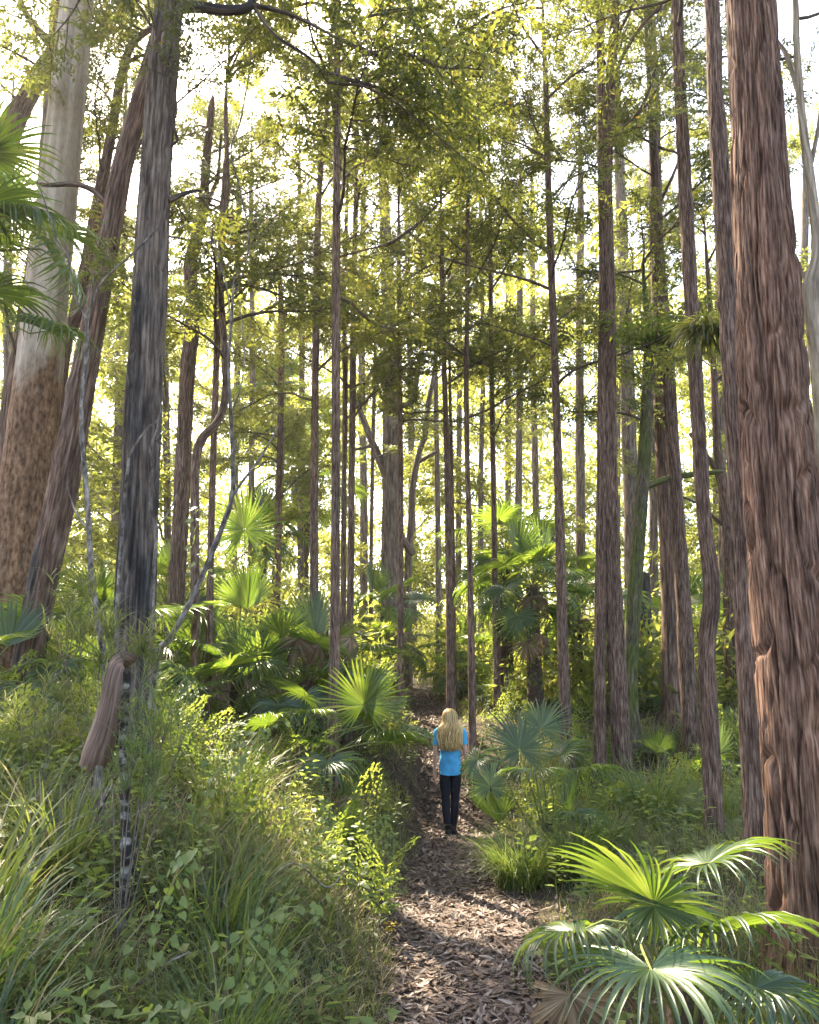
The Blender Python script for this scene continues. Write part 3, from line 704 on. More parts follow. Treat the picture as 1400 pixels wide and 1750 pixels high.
tree('crooked_tree', 'crooked flaky brown trunk with a kink, forked near its top', 12.6,
     [(306, 940, 30), (314, 760, 28), (320, 640, 28), (330, 530, 26), (325, 455, 25), (338, 400, 22), (348, 340, 18), (354, 260, 15), (362, 180, 12)], M['b_brown'], top=12, crown=(9.0, 12, 8, 1.2, 2.6), nseg=34, spacing=.07, amp=.16, pitch=.05, vlen=.16, seed=27, knots=6,
     limbs=[(1, (342, 385, 12), (358, 340, 9), (372, 300, 7), (378, 230, 5)), ((328, 470, 6), (350, 462, 5), (365, 455, 4))])
tree('twisted_tree', 'thin trunk with a sharp sideways bend rising through the palms', 10.2,
     [(334, 1130, 17), (333, 950, 16), (334, 800, 16), (345, 752, 15), (372, 720, 14), (385, 680, 14), (384, 600, 13), (377, 500, 12), (378, 400, 11), (385, 290, 9)], M['b_slim'], top=9.6, crown=(5.9, 9.6, 14, 1.0, 2.2), nseg=22, spacing=.06, seed=28)
tree('thin_tree', 'thin straight trunk close beside the one with a sharp bend', 10.8,
     [(356, 1150, 14), (360, 950, 13), (364, 800, 12), (370, 620, 12), (374, 480, 11), (388, 330, 9), (386, 200, 8)], M['b_slim'], top=11, crown=(6.2, 11, 18, 1.0, 2.4), nseg=18, spacing=.08, seed=29)
tree('slender_tree', 'slender trunk crowned with twiggy forks beside the far tall palm', 17.5,
     [(474, 1000, 13), (477, 850, 12), (480, 700, 12), (481, 560, 12), (478, 470, 8), (474, 400, 6)], M['b_slim'], top=10.5, crown=(6.5, 10.5, 15, 1.3, 2.6), nseg=16, seed=30,
     limbs=[(1, (482, 560, 7), (495, 510, 5), (500, 450, 4)), (1, (482, 550, 8), (510, 545, 7), (535, 560, 6), (560, 560, 4))])
tree('slender_tree', 'slim straight trunk rising out of the dark palm clump, curving at its top', 13.2,
     [(537, 1000, 16), (537, 850, 15), (539, 650, 14), (542, 450, 13), (546, 320, 11), (556, 220, 9), (562, 150, 7)], M['b_slim'], top=13, crown=(6.3, 13, 13, 1.2, 2.8), nseg=20, seed=31, pitch=.03, vlen=.2)
tree('slender_tree', 'straight slender trunk standing foremost in front of the dark palm clump', 9.6,
     [(571, 1180, 20), (573, 1000, 18), (574, 800, 17), (574, 600, 16), (575, 400, 15), (576, 200, 13), (577, 0, 11)], M['b_slim'], top=14, crown=(6.3, 14, 15, 1.3, 3.0), nseg=28, spacing=.06, seed=32, pitch=.026, vlen=.2,
     limbs=[(1, (578, 165, 6), (595, 140, 5), (640, 128, 4), (710, 122, 3)), (1, (577, 330, 4), (600, 290, 3), (640, 270, 2.5)), (1, (577, 440, 5), (605, 432, 4), (660, 418, 3)), (1, (576, 30, 8), (540, 5, 6), (490, 10, 5), (470, -20, 4))])
tree('slender_tree', 'very thin trunk just behind the foremost slender trunk', 15.6,
     [(587, 1000, 11), (588, 850, 10), (590, 650, 10), (588, 500, 9), (592, 380, 8)], M['b_slim'], top=12.5, crown=(6.7, 12.5, 10, 1.2, 2.6), nseg=16, seed=33)
tree('slender_tree', 'thin reddish trunk next in line towards the big grey tree', 14.4,
     [(599, 1000, 13), (601, 850, 12), (603, 650, 12), (605, 500, 11), (608, 340, 9), (611, 240, 7)], M['b_slim'], top=13, crown=(6.5, 13, 12, 1.3, 2.8), nseg=18, seed=34,
     limbs=[(1, (605, 610, 4), (625, 575, 4), (655, 590, 3), (680, 592, 2.5))])
tree('thin_tree', 'hair-thin trunk standing before the big grey tree with the broken limb', 20,
     [(634, 1040, 8), (635, 900, 7), (637, 780, 7), (640, 650, 6)], M['b_slim'], top=12, crown=(7.2, 12, 7, 1.3, 2.6), nseg=10, seed=35)
tree('grey_gum', 'big grey tree in the glow with heavy side limbs and a dark broken limb', 22.0,
     [(668, 1080, 40), (666, 950, 34), (668, 850, 32), (669, 720, 31), (666, 600, 27), (664, 520, 25), (660, 420, 22), (656, 300, 18)], M['b_far'], top=26, crown=(13.0, 26, 14, 2.5, 5), nseg=40, spacing=.12, amp=.10, pitch=.06, seed=36, protos=BRF,
     limbs=[(1, (660, 810, 18), (640, 765, 15), (626, 730, 12), (612, 685, 10), (628, 648, 8), (645, 620, 6)), ((634, 762, 7), (620, 766, 6), (606, 768, 4)),
            (1, (678, 695, 12), (700, 690, 11), (710, 675, 10), (713, 640, 9), (720, 600, 8)), ((678, 640, 9), (700, 650, 8), (712, 660, 7)),
            ((676, 905, 16), (690, 925, 15), (701, 940, 15), (706, 948, 12))])
tree('slender_tree', 'thin red-brown trunk with clean base where the path curves away', 15.0,
     [(684, 1146, 13), (685, 1000, 11), (685, 850, 10), (684, 700, 9), (682, 460, 8)], M['b_slim'], top=12.5, crown=(6.5, 12.5, 11, 1.2, 2.6), nseg=16, seed=37)
tree('leaning_tree', 'pale curved limb-like trunk leaning away from the big grey tree', 22.5,
     [(697, 1000, 15), (702, 900, 13), (706, 830, 12), (716, 775, 11), (727, 740, 10), (732, 690, 9), (742, 640, 8)], M['b_far'], top=14, crown=(11.0, 14, 6, 1.8, 3), nseg=14, seed=38, protos=BRF, limbs=[((716, 790, 8), (732, 780, 7), (746, 772, 5))])
tree('thin_tree', 'thin yellowish trunk lit from behind above the far end of the path', 24,
     [(750, 1110, 13), (749, 950, 11), (747, 800, 10), (745, 690, 9), (744, 560, 7)], M['b_far'], top=15, crown=(10.0, 15, 8, 1.6, 3.2), nseg=12, seed=39, protos=BRF)
tree('slender_tree', 'brown slender trunk, thicker of a close pair beyond the walker', 14.8,
     [(769, 1178, 14), (768, 1050, 13), (766, 900, 12), (763, 750, 11), (759, 620, 10), (756, 480, 9)], M['b_slim'], top=13, crown=(6.5, 13, 11, 1.2, 2.8), nseg=18, seed=40)
tree('thin_tree', 'thinner dark trunk of a close pair beyond the walker', 16.5,
     [(776, 1150, 9), (775, 1000, 8), (772, 800, 7), (769, 660, 6)], M['b_slim'], top=11, crown=(6.7, 11, 7, 1.2, 2.4), nseg=12, seed=41)

tree('added_shade_tree', 'tree past the frame edge whose leafy limbs reach in above the tall palm', 12.5,
     [(-330, 1100, 40), (-318, 700, 34), (-300, 300, 28), (-280, 0, 22)], M['b_brown'], top=18, crown=(8.5, 18, 30, 2.2, 4.4), nseg=14, spacing=.3, seed=45)  # trunk out of view, added so that its crown shades the tall palm

# ------------------------------------------------------------------ trees further back
FAR = [
 ('far slim trunk between the blackened trunk and the crooked one', 288, 21, 15), ('far trunk seen in the gap beside the leaning brown trunk', 196, 22, 20),
 ('far forked trunk glimpsed right of the leaning brown trunk', 214, 26, 17), ('far thin trunk above the bright backlit frond', 430, 24, 13),
 ('far trunk behind the tall far palm', 515, 27, 14), ('far faint trunk in the gap beside the thin reddish trunk', 622, 34, 16),
 ('far faint trunk glowing next to the big grey tree', 708, 36, 14), ('far pale trunk behind the pair beyond the walker', 783, 30, 12),
 ('far thin trunk in the glow between the dark straight trunk and its pair', 822, 27, 11), ('far dim trunk behind the drooping palm', 885, 28, 15),
 ('far dim trunk between the drooping palm and the branching slender tree', 918, 33, 14), ('far pale trunk between the branching slender tree and the twin trunks', 992, 30, 20),
 ('far trunk peeping between mossy tree and scorched trunk', 1118, 27, 18), ('far trunk in the gap beside the bent trunk', 1236, 24, 16),
 ('far greyish trunk behind the pale crooked gum', 1375, 26, 20), ('far trunk at the frame edge behind the palm fronds', 20, 25, 22),
 ('far trunk behind the thin pair that rises through the palms', 398, 30, 15), ('far faint trunk beyond the burnt stump', 868, 38, 13),
 ('far faint trunk beyond the scorched stump', 1052, 36, 14), ('far trunk between the elbow-bent trunk and the sunlit-edged one', 1222, 31, 14),
]
for k, (lb, px, D, w) in enumerate(FAR):
    g = rng(700 + k); dx = g.uniform(-14, 14)
    pts = [(px, 1120, w), (px + dx * .3, 850, w * .9), (px + dx * .5 + g.uniform(-4, 4), 600, w * .8), (px + dx, 350, w * .65)]
    tree('forest_tree', lb, D, pts, M['b_far'], top=12 + D * .35 + g.uniform(-2, 3), crown=(2.6 + D * .05, 11 + D * .35, (22 if px < 440 else 13), 1.8, 4.0), group='trees further back in the wood', nseg=12, spacing=.3, amp=.08, seed=700 + k, protos=BRF, knots=1)
# ------------------------------------------------------------------ palms
# the big one in the sun, low in front
b = ground_at(1150, 4.15); b = Vector((1.28, 4.25, Hs(1.28, 4.25)))
palm('low fan palm with lime green sunlit fronds in front of the huge stringybark', b, 0, 0, .62, .6, seed=50, dead=0, sc=.88, explicit=[
    (1118, 1545, 4.05, -80, 30, 30, 'flat', .60), (1118, 1548, 4.0, 100, -5, 20, 'flat', .42), (1208, 1478, 4.45, 60, 12, -15, 'mid', .60),
    (1226, 1595, 3.95, 95, 5, -20, 'mid', .62), (1112, 1655, 3.55, 185, -8, 0, 'mid', .60), (985, 1597, 3.75, -100, -12, 10, 'hang', .50),
    (975, 1700, 3.55, 200, -70, 0, 'dead', .42), (1290, 1690, 3.7, 130, -10, 0, 'hang', .5)])
# right of the walker
b = Vector((1.38, 8.7, Hs(1.38, 8.7)))
palm('grey-green fan palm spreading beside the path, one frond over the walker hip', b, .1, 3, .62, .6, seed=51, dead=1, explicit=[
    (888, 1282, 8.5, -20, 60, 0, 'flat', .68), (912, 1318, 8.1, 190, 0, 0, 'mid', .66), (1000, 1318, 8.5, 80, 0, -10, 'mid', .68), (985, 1392, 8.2, 130, -5, 0, 'mid', .58),
    (817, 1298, 8.5, -125, -62, 0, 'mid', .46), (838, 1345, 8.2, 10, 68, 0, 'flat', .42), (925, 1245, 8.9, 20, 50, 0, 'flat', .6), (960, 1290, 9.0, 60, 30, 0, 'mid', .6)])
# left of the path, in the middle
b = Vector((-1.15, 9.05, Hs(-1.15, 9.05)))
palm('broad fan palm on the bank edge with silvery fronds and a withered one', b, .15, 0, .66, .6, seed=52, dead=0, explicit=[
    (520, 1192, 8.94, -80, 25, 20, 'flat', 0.61), (530, 1220, 8.72, 200, 5, 0, 'mid', 0.61), (462, 1236, 8.50, -110, -5, 20, 'mid', 0.61), (622, 1205, 8.83, 175, 65, 0, 'flat', 0.79),
    (635, 1180, 9.28, 30, 55, -10, 'flat', .6), (660, 1268, 8.72, 110, 5, -15, 'mid', 0.77), (706, 1246, 9.06, 95, -20, 0, 'hang', .52), (560, 1302, 8.27, 190, -25, 0, 'mid', 0.68),
    (605, 1362, 8.16, 160, -45, 0, 'dead', 0.61), (540, 1270, 8.72, -150, 10, 0, 'mid', 0.55), (668, 1212, 9.61, 50, 35, 0, 'flat', .42)])
# dark clump behind it on the bank
def P(px, D): return ground_at(px, D)
palm('dark fan palm with shaggy trunk and hanging dead fronds beside the foremost slender trunk', P(525, 10.8), 1.15, 15, .85, .85, seed=53, dead=2, tr=.12, explicit=[(508, 1092, 10.3, 175, -68, 0, 'dead', .72), (548, 1098, 10.4, 150, -72, 0, 'dead', .7), (600, 1090, 10.7, 120, -66, 0, 'dead', .66)])
palm('dark fan palm at the near end of the clump with upright fronds', P(432, 10.6), .55, 15, .85, .95, seed=54, dead=2)
palm('dark fan palm at the path end of the clump with stiff star fronds', P(592, 12.5), .8, 12, .68, .6, seed=55, dead=2, tr=.1)
palm('fan palm with a bright backlit yellow-green frond above the clump', P(405, 12.0), 1.3, 9, .9, .95, seed=56, dead=1, explicit=[(418, 905, 11.6, 180, 75, 0, 'flat', .95)])
palm('bushy fan palm behind the blackened trunk', P(330, 11.5), .7, 14, .9, 1.0, seed=57, dead=2)
palm('fan palm with tall fronds between leaning trunk and blackened trunk', P(190, 9.8), .9, 14, .95, 1.1, seed=58, dead=2)
palm('fan palm half hidden behind the base of the smooth gum', P(20, 10.9), 1.0, 13, .95, 1.0, seed=59, dead=2)
palm('low fan palm with hanging dead fronds at the foot of the leaning trunk', P(-40, 8.2), .5, 10, .8, .8, seed=60, dead=3, hi=.9)
palm('low dark fan palm behind the foot of the slender tree', P(552, 12.8), .5, 11, .7, .7, seed=61, dead=2)
palm('fan palm behind the blackened trunk showing its crown above the shrubs', P(280, 13.5), 1.4, 13, .9, .9, seed=62, dead=1)
# the tall one at the frame edge
b = P(-150, 6.6)
palm('tall fan palm at the frame edge with long dark fronds hanging before the smooth gum', b, 4.5, 8, .9, 1.0, seed=63, dead=0, tr=.13, explicit=[
    (-25, 262, 6.3, 80, 15, -20, 'mid', .95), (-30, 350, 6.0, 95, 5, 0, 'mid', 1.0), (25, 372, 6.2, 85, 0, 20, 'hang', .95), (-25, 500, 5.9, 100, -5, 0, 'mid', .95), (78, 565, 6.2, 110, -12, 0, 'hang', .75), (-45, 420, 6.6, 60, 15, 10, 'mid', .95)])
# behind the walker on the other side
palm('drooping fan palm with a brown dead skirt behind the walker', P(915, 15.8), 2.3, 18, 1.0, 1.0, seed=64, dead=2, tr=.12, lo=-.8, explicit=[(902, 1098, 15.3, 180, -70, 0, 'dead', .95), (925, 1085, 15.4, 140, -65, 0, 'dead', .85)])
palm('taller fan palm whose sunlit crown tops the drooping one', P(868, 17.2), 3.1, 16, 1.0, 1.0, seed=65, dead=1, tr=.12, lo=-.7)
palm('fan palm behind the branching slender tree', P(990, 17.0), 1.9, 15, 1.0, 1.0, seed=66, dead=2, tr=.11, lo=-.6)
palm('small fan palm with a brown collapsed frond at the path bend', P(668, 18.0), .9, 11, .8, .7, seed=67, dead=1, explicit=[(690, 1078, 17.6, 150, -30, 0, 'dead', .85)])
palm('small fan palm on the rise beyond the path bend', P(784, 18.5), .4, 10, .7, .6, seed=68, dead=0)
palm('tall far palm with a dense round crown above the bright frond', P(466, 27.0), 8.8, 20, 1.6, 1.5, seed=69, dead=3, tr=.14, lo=-.9)
palm('tall far palm with a thinner crown beside the slim straight trunk', P(515, 28.0), 6.6, 16, 1.6, 1.5, seed=70, dead=4, tr=.14, lo=-1.0)
palm('far palm crown low in the glow behind the twiggy slender trunk', P(440, 23.5), 3.6, 14, 1.15, 1.1, seed=71, dead=2, tr=.14, lo=-.8)
palm('small fan palm in the fern patch between twin trunks and scorched trunk', P(1125, 12.6), 0, 6, .5, .5, seed=72, dead=0)
palm('low fan palm between the scorched trunk and the sunlit-edged trunk', P(1240, 12.0), .1, 8, .7, .6, seed=73, dead=0)
palm('fan palm far behind the bent trunk', P(1205, 18.5), 1.4, 13, 1.0, .9, seed=74, dead=2, lo=-.6)
palm('fan palm far behind the forked brown tree', P(1290, 17.0), 1.2, 13, 1.0, .9, seed=75, dead=1, lo=-.6)
palm('low bright fan palm beyond the thin dark straight trunk', P(862, 16.4), .1, 8, .6, .5, seed=76, dead=0)
palm('low fan palm before the conical blackened stump', P(1085, 16.0), .2, 9, .8, .7, seed=77, dead=0)
palm('far low fan palm at the wood floor near the burnt stump', P(800, 20.0), .8, 12, .95, .8, seed=78, dead=1, lo=-.5)
palm('far fan palm behind the big grey tree', P(655, 19.5), 1.6, 13, 1.0, .9, seed=79, dead=1, lo=-.5)
palm('low fan palm beside the frame edge behind the pale crooked gum', P(1400, 12.5), .5, 11, .9, .9, seed=80, dead=1)
# ------------------------------------------------------------------ saplings, vines and small hanging things
tree('sapling', 'crooked pale lichen-mottled sapling stem in front of the leaning trunk', 5.6,
     [(178, 1180, 10.7), (172, 1090, 10.7), (156, 980, 9.8), (152, 900, 9.8), (147, 830, 9.0), (140, 740, 8.2), (141, 670, 8.2), (148, 600, 7.4), (149, 545, 6.6)], M['b_lichen'], None, None, nseg=12, spacing=.03, amp=.10, pitch=.02, vlen=.1, flare=0, seed=90,
     limbs=[((149, 548, 4.9), (143, 535, 4.1), (128, 505, 3.3), (121, 470, 3.3), (118, 440, 2.5), (126, 425, 2.5), (150, 430, 1.6)), ((149, 548, 4.1), (158, 510, 3.3), (160, 470, 2.5), (175, 465, 1.6)), ((118, 440, 3.3), (92, 400, 2.5), (78, 350, 2.5), (60, 300, 1.6), (30, 250, 1.6)),
            ((152, 905, 4.1), (132, 880, 3.3), (118, 840, 2.5), (116, 810, 1.6))], cat='sapling', knots=8)
tree('sapling', 'thin grey sapling slanting across the palms, forked halfway up', 6.4,
     [(266, 1140, 11.5), (292, 1090, 10.7), (330, 1020, 9.8), (360, 950, 9.8), (382, 895, 9.0), (396, 850, 8.2), (398, 780, 7.4), (394, 700, 6.6), (391, 620, 5.7), (396, 540, 4.9), (400, 470, 4.1)], M['b_lichen'], None, None, nseg=12, spacing=.04, amp=.08, pitch=.02, vlen=.1, flare=0, seed=91,
     limbs=[((396, 850, 6.6), (415, 822, 5.7), (436, 795, 4.9), (452, 770, 4.1), (470, 740, 3.3), (480, 715, 2.5)), ((436, 796, 2.5), (455, 790, 1.6), (478, 786, 1.2)), ((398, 700, 3.3), (412, 660, 2.5), (418, 600, 2.0), (410, 520, 1.6)), ((395, 560, 3.3), (385, 480, 2.5), (350, 380, 2.0), (305, 390, 1.6))], cat='sapling', knots=8)
b = at(200, 1640, 4.3)[0]
sap = tree('sapling', 'burnt black sapling with white lichen bands standing in the tall grass', 4.3,
     [(196, 1660, 17), (203, 1590, 17), (214, 1500, 16), (215, 1430, 16), (212, 1350, 14), (210, 1270, 13), (214, 1200, 12), (216, 1145, 11)], M['b_band'], None, None, nseg=16, spacing=.02, amp=.12, pitch=.02, vlen=.05, flare=.1, seed=92, cat='sapling', knots=10,
     limbs=[((222, 1500, 6), (232, 1420, 4), (238, 1370, 3)), ((211, 1300, 4), (198, 1330, 4), (178, 1370, 5), (168, 1392, 3))])
for nm, lb, D, pts in [
    ('climbing_vine', 'thin pale vine climbing the face of the blackened trunk', 7.1, [(196, 1090, 7), (205, 960, 7), (212, 860, 6), (220, 790, 6), (226, 770, 5), (250, 735, 5), (272, 715, 4), (275, 690, 3)]),
    ('climbing_vine', 'second pale vine twisting up to the lit edge of the blackened trunk', 7.1, [(262, 1080, 6), (264, 960, 6), (268, 905, 6), (256, 860, 5), (260, 800, 5), (257, 765, 4), (268, 735, 4), (272, 710, 3)]),
    ('climbing_vine', 'long thin vine sagging from the blackened trunk past the palms', 7.0, [(268, 905, 4), (285, 880, 3), (300, 850, 3), (310, 800, 2.5), (302, 760, 2)]),
    ('hanging_vine', 'bare thin vine looping down from the sky past the slender trunks', 9.5, [(440, -10, 4), (430, 60, 3), (425, 130, 3), (410, 210, 3), (395, 260, 3), (412, 330, 3), (425, 420, 3), (405, 500, 2.5)]),
    ('bare_twig', 'long bare twig crossing behind the leaning brown trunk', 6.2, [(270, 390, 4), (230, 430, 4), (190, 465, 4), (168, 490, 3), (158, 520, 3)])]:
    P4 = np.array(px_points(pts, D)); o = tag(link(nm, stem_mesh(nm, P4, M['b_lichen'], P4[0][:3], 8, .05, .06, .02, .1, 0, len(pts)), loc=P4[0][:3]), lb, 'vine' if 'vine' in nm else 'twig')

# curled dead leaf sheath hung over the burnt sapling
def sheath():
    """an open, C-curved sheet with a torn lower edge, hung over the stem"""
    n, nc = 54, 21
    mid = catmull(np.array([at(px, py, D)[0] for px, py, D in [(224, 1137, 4.38), (212, 1131, 4.30), (199, 1136, 4.22), (191, 1160, 4.19), (184, 1200, 4.18), (170, 1250, 4.17), (155, 1292, 4.17), (148, 1316, 4.19)]]), n)
    u = np.linspace(0, 1, n); w = np.interp(u, [0, .1, .25, .5, .75, .92, 1], [.060, .060, .048, .054, .080, .092, .086])
    T, _, _ = frames(mid); V = []; bp = []; g = rng(77); tear = g.normal(0, .018, nc); tear = np.convolve(tear, [.3, .4, .3], 'same'); lean = np.linspace(.02, -.03, nc)
    for lay in (0, 1):
        for i in range(n):
            side = unit(np.cross(T[i], np.array([0., 1, 0]))); side = side if side[0] > 0 else -side
            nrm = unit(np.cross(side, T[i])); nrm = nrm if nrm[1] < 0 else -nrm
            for k, c in enumerate(np.linspace(-1, 1, nc)):
                rip = .006 * (vnoise(np.array([[c * 2.5 + 9, i * .10, 4.]]))[0] - .5) + .0012 * math.sin(c * 30 + i * .2)
                cu = (.25 + .75 * smooth(.35, .95, u[i])) * c * c * w[i]
                e = T[i] * (tear[k] + lean[k]) * smooth(.8, 1, u[i])
                V.append(mid[i] + side * c * w[i] * (1 - .12 * c * c) - nrm * cu + nrm * (rip - lay * .003) + e); bp.append((c * .08, 0, i * .013))
    V = np.array(V); m = n * nc
    i, j = np.meshgrid(np.arange(n - 1), np.arange(nc - 1), indexing='ij'); a = (i * nc + j).ravel()
    q = np.stack([a, a + 1, a + nc + 1, a + nc], 1); Q = np.vstack([q, q[:, ::-1] + m]); o_ = V[0].copy()
    return link('leaf_sheath', new_mesh('leaf_sheath', V - o_, [Q], M['sheath'], None, {'bpos': np.array(bp)}), loc=o_)
tag(sheath(), 'curled brown dead leaf sheath draped over the burnt sapling', 'leaf sheath')

# ------------------------------------------------------------------ blades
def blades(B, az, h, t0, t1, w, a, K=5, g=None):
    """arching strips: t0, t1 = angle from upright at foot and tip"""
    n = len(B); t = np.linspace(0, 1, K)
    th = t0[:, None] + (t1 - t0)[:, None] * t[None]**1.3
    st = h[:, None] / (K - 1)
    hor = np.concatenate([np.zeros((n, 1)), np.cumsum(np.sin((th[:, 1:] + th[:, :-1]) / 2) * st, 1)], 1)
    ver = np.concatenate([np.zeros((n, 1)), np.cumsum(np.cos((th[:, 1:] + th[:, :-1]) / 2) * st, 1)], 1)
    d = np.stack([np.sin(az), np.cos(az)], 1)
    C = np.stack([B[:, None, 0] + d[:, None, 0] * hor, B[:, None, 1] + d[:, None, 1] * hor, B[:, None, 2] + ver], 2)
    tw = az + np.pi / 2 + (g.normal(0, .5, n) if g is not None else 0)
    s = np.stack([np.sin(tw), np.cos(tw), np.zeros(n)], 1)
    wt = np.interp(t, [0, .35, .75, 1], [.7, 1, .65, .0])
    ww = (w[:, None] * .5 * wt[None])[..., None] * s[:, None]
    V = np.stack([C[:, :-1] - ww[:, :-1], C[:, :-1] + ww[:, :-1]], 2).reshape(n, -1, 3)
    V = np.concatenate([V, C[:, -1:]], 1); nv = V.shape[1]
    k = np.arange(n)[:, None, None] * nv
    q = np.array([[2 * i, 2 * i + 1, 2 * i + 3, 2 * i + 2] for i in range(K - 2)])
    tr = np.array([[2 * (K - 2), 2 * (K - 2) + 1, nv - 1]])
    return V.reshape(-1, 3), (k + tr[None]).reshape(-1, 3), (k + q[None]).reshape(-1, 4), np.repeat(a, nv)

def scatter_xy(g, n, x0, x1, y0, y1, power=1.0):
    """points, denser towards the camera, outside the path"""
    y = y0 + (y1 - y0) * g.random(n)**power; x = x0 + (x1 - x0) * g.random(n)
    ok = (np.hypot(x, y) > 1.9)
    e = np.maximum(pathx(y) - pathw(y) - x, x - pathx(y) - pathw(y))
    ok &= (e > .02 + .12 * g.random(n) + np.where(y > 10.5, .12, 0)) & (np.abs(x) < 1.2 + y * .62)
    return x[ok], y[ok], e[ok]

def grass(name, g, zones, mat, K=5):
    mb = MB()
    for (n, x0, x1, y0, y1, pw, h0, h1, w0, w1, flat, lo, hi) in zones:
        x, y, e = scatter_xy(g, n, x0, x1, y0, y1, pw); m = len(x)
        cl = vnoise(np.stack([x * 1.1, y * 1.1, x * 0 + 3], 1)); keep = g.random(m) < .25 + 1.2 * cl
        x, y, e, cl = x[keep], y[keep], e[keep], cl[keep]; m = len(x)
        h = g.uniform(h0, h1, m) * (.45 + .9 * cl) * np.clip(.25 + e * .5, .25, 1) * np.clip(np.hypot(x, y) / 4.0, .45, 1)
        az = g.uniform(0, 6.28, m)
        t0 = np.abs(g.normal(0, .3, m)) + flat; t1 = t0 + g.uniform(.3, 1.9, m)
        a = np.clip(lo + (hi - lo) * (.35 * vnoise(np.stack([x * .8, y * .8, x * 0 + 8], 1)) + .65 * g.random(m)) + g.normal(0, .06, m), 0, .95)
        a[g.random(m) < .12] = 1.0
        mb.add(*blades(np.stack([x, y, H(x, y) - .02], 1), az, h, t0, t1, g.uniform(w0, w1, m), a, K, g))
    o = link(name, mb.mesh(name, M[mat])); o['kind'] = 'stuff'; return o

g = rng(40)
o = grass('grass', g, [
    (24000, -4.5, .3, 1.8, 6.2, 1.0, .22, .62, .003, .009, .15, .0, .85), (2600, -4.5, -.3, 1.8, 6.5, 1.0, .4, .75, .010, .018, .1, .2, .8), (15000, -7, .2, 6.0, 10, 1.0, .22, .6, .006, .012, .15, .3, .95),
    (24000, .6, 5.5, 2.8, 9, 1.0, .18, .55, .003, .007, .15, .15, .8), (20000, .7, 8, 8, 14, 1.0, .25, .7, .005, .010, .15, .3, .95),
    (14000, -1.2, .3, 4.0, 10.5, 1.0, .12, .36, .003, .006, .2, .1, .7), (9000, -1.6, .6, 10.5, 18, 1.0, .25, .6, .005, .009, .2, .3, .95), (7000, .6, 1.6, 4.0, 10.5, 1.0, .1, .3, .003, .006, .2, .1, .7), (6000, .5, 3.0, 10.5, 18, 1.0, .2, .5, .005, .009, .2, .3, .95),
    (14000, -11, 11, 12, 26, 1.0, .25, .65, .012, .022, .1, .3, .9)], 'grass')
tag(o, 'green grass and weeds covering the wood floor and the bank', 'grass')
o = grass('dry_grass', g, [(11000, -4.5, .2, 1.9, 9, 1.0, .3, .9, .003, .006, .55, .1, .9), (2500, -2.2, -.2, 4.2, 6.2, 1.0, .3, .7, .003, .006, .9, .1, .9), (3500, .8, 6, 3.2, 13, 1.0, .2, .6, .003, .007, .5, .1, .9)], 'straw')
tag(o, 'dry straw-coloured stalks lying among the green grass', 'dry grass')

# broad strappy tussocks: countable, each its own
def tussock(label, x, y, n, h, w, seed, spread=.16, mat='tussock', lift=0, arch=(1.0, 2.2), name='grass_tussock', cat='tussock', hmul=1):
    g = rng(seed); z = Hs(x, y) - .02
    r = spread * np.sqrt(g.random(n)); a0 = g.uniform(0, 6.28, n)
    B = np.stack([r * np.cos(a0), r * np.sin(a0), np.zeros(n)], 1)
    az = np.arctan2(B[:, 0], B[:, 1]) + g.normal(0, .5, n)
    t0 = np.abs(g.normal(.15, .2, n)); V, T, Q, A = blades(B, az, g.uniform(.55, 1.1, n) * h, t0, t0 + g.uniform(*arch, n), g.uniform(.7, 1.2, n) * w, np.where(g.random(n) < .08, 1.0, np.clip(g.normal(.5, .22, n), 0, .93)), 7, g)
    o = link(name, new_mesh(name, V, [T, Q], M[mat], {'rnd': A}, None, False), loc=(x, y, z))
    return tag(o, label, cat, 'strappy grass tussocks')
tussock('rounded fine-bladed tussock spilling over the path edge in front of the walker', .98, 7.7, 1100, .72, .006, 1, .2)
tussock('loose tussock behind the rounded one beside the grey-green palm', 1.5, 7.9, 600, .75, .007, 2, .2)
tussock('broad-bladed lime green tussock near the frame corner on the bank', -2.05, 4.3, 130, 0.78, .020, 3, .14, 'grass', arch=(.5, 1.6))
tussock('broad-bladed tussock right at the bank front with long flopping leaves', -1.45, 3.1, 70, 0.66, .016, 4, .14, arch=(.8, 2.0))
tussock('dark tussock with long thin blades behind the burnt sapling', -1.05, 4.9, 260, 0.66, .008, 5, .2, arch=(.8, 1.9))
tussock('tall yellow-green tussock below the foot of the leaning trunk', -3.3, 6.6, 260, .9, .010, 6, .22, 'grass', arch=(.7, 1.8))
tussock('dark tussock low on the bank beside the path bottom', -.75, 3.7, 300, .6, .006, 7, .2)
tussock('upright tussock between the twin trunks and the elbow-bent trunk', 2.75, 9.8, 260, .95, .010, 8, .2, arch=(.4, 1.4))
tussock('tussock with pale dry tips beside the elbow-bent trunk', 3.3, 9.2, 260, .8, .009, 9, .2)
tussock('small tussock at the sunny edge of the path near the low palm', .98, 5.6, 260, .42, .005, 10, .14, 'grass')
tussock('tussock between the grey-green palm and the twin trunks', 1.95, 8.7, 300, .65, .008, 11, .2)
tussock('tussock at the foot of the huge stringybark', 2.25, 4.1, 200, .5, .007, 12, .15)
tussock('broad-bladed tussock with crossing dark blades at the frame corner', -1.75, 3.6, 90, 0.74, .018, 14, .16, arch=(.6, 1.8))
tussock('bright broad-bladed tussock beside the curled sheath', -2.0, 5.0, 110, 0.74, .014, 15, .16, 'grass', arch=(.5, 1.5))
tussock('stiff dark tussock between the burnt sapling and the path', -.85, 4.35, 150, 0.62, .010, 16, .16, arch=(.4, 1.5))
tussock('tall tussock below the silvery palm fronds', -1.4, 6.7, 320, .8, .009, 13, .22, 'grass', arch=(.6, 1.8))

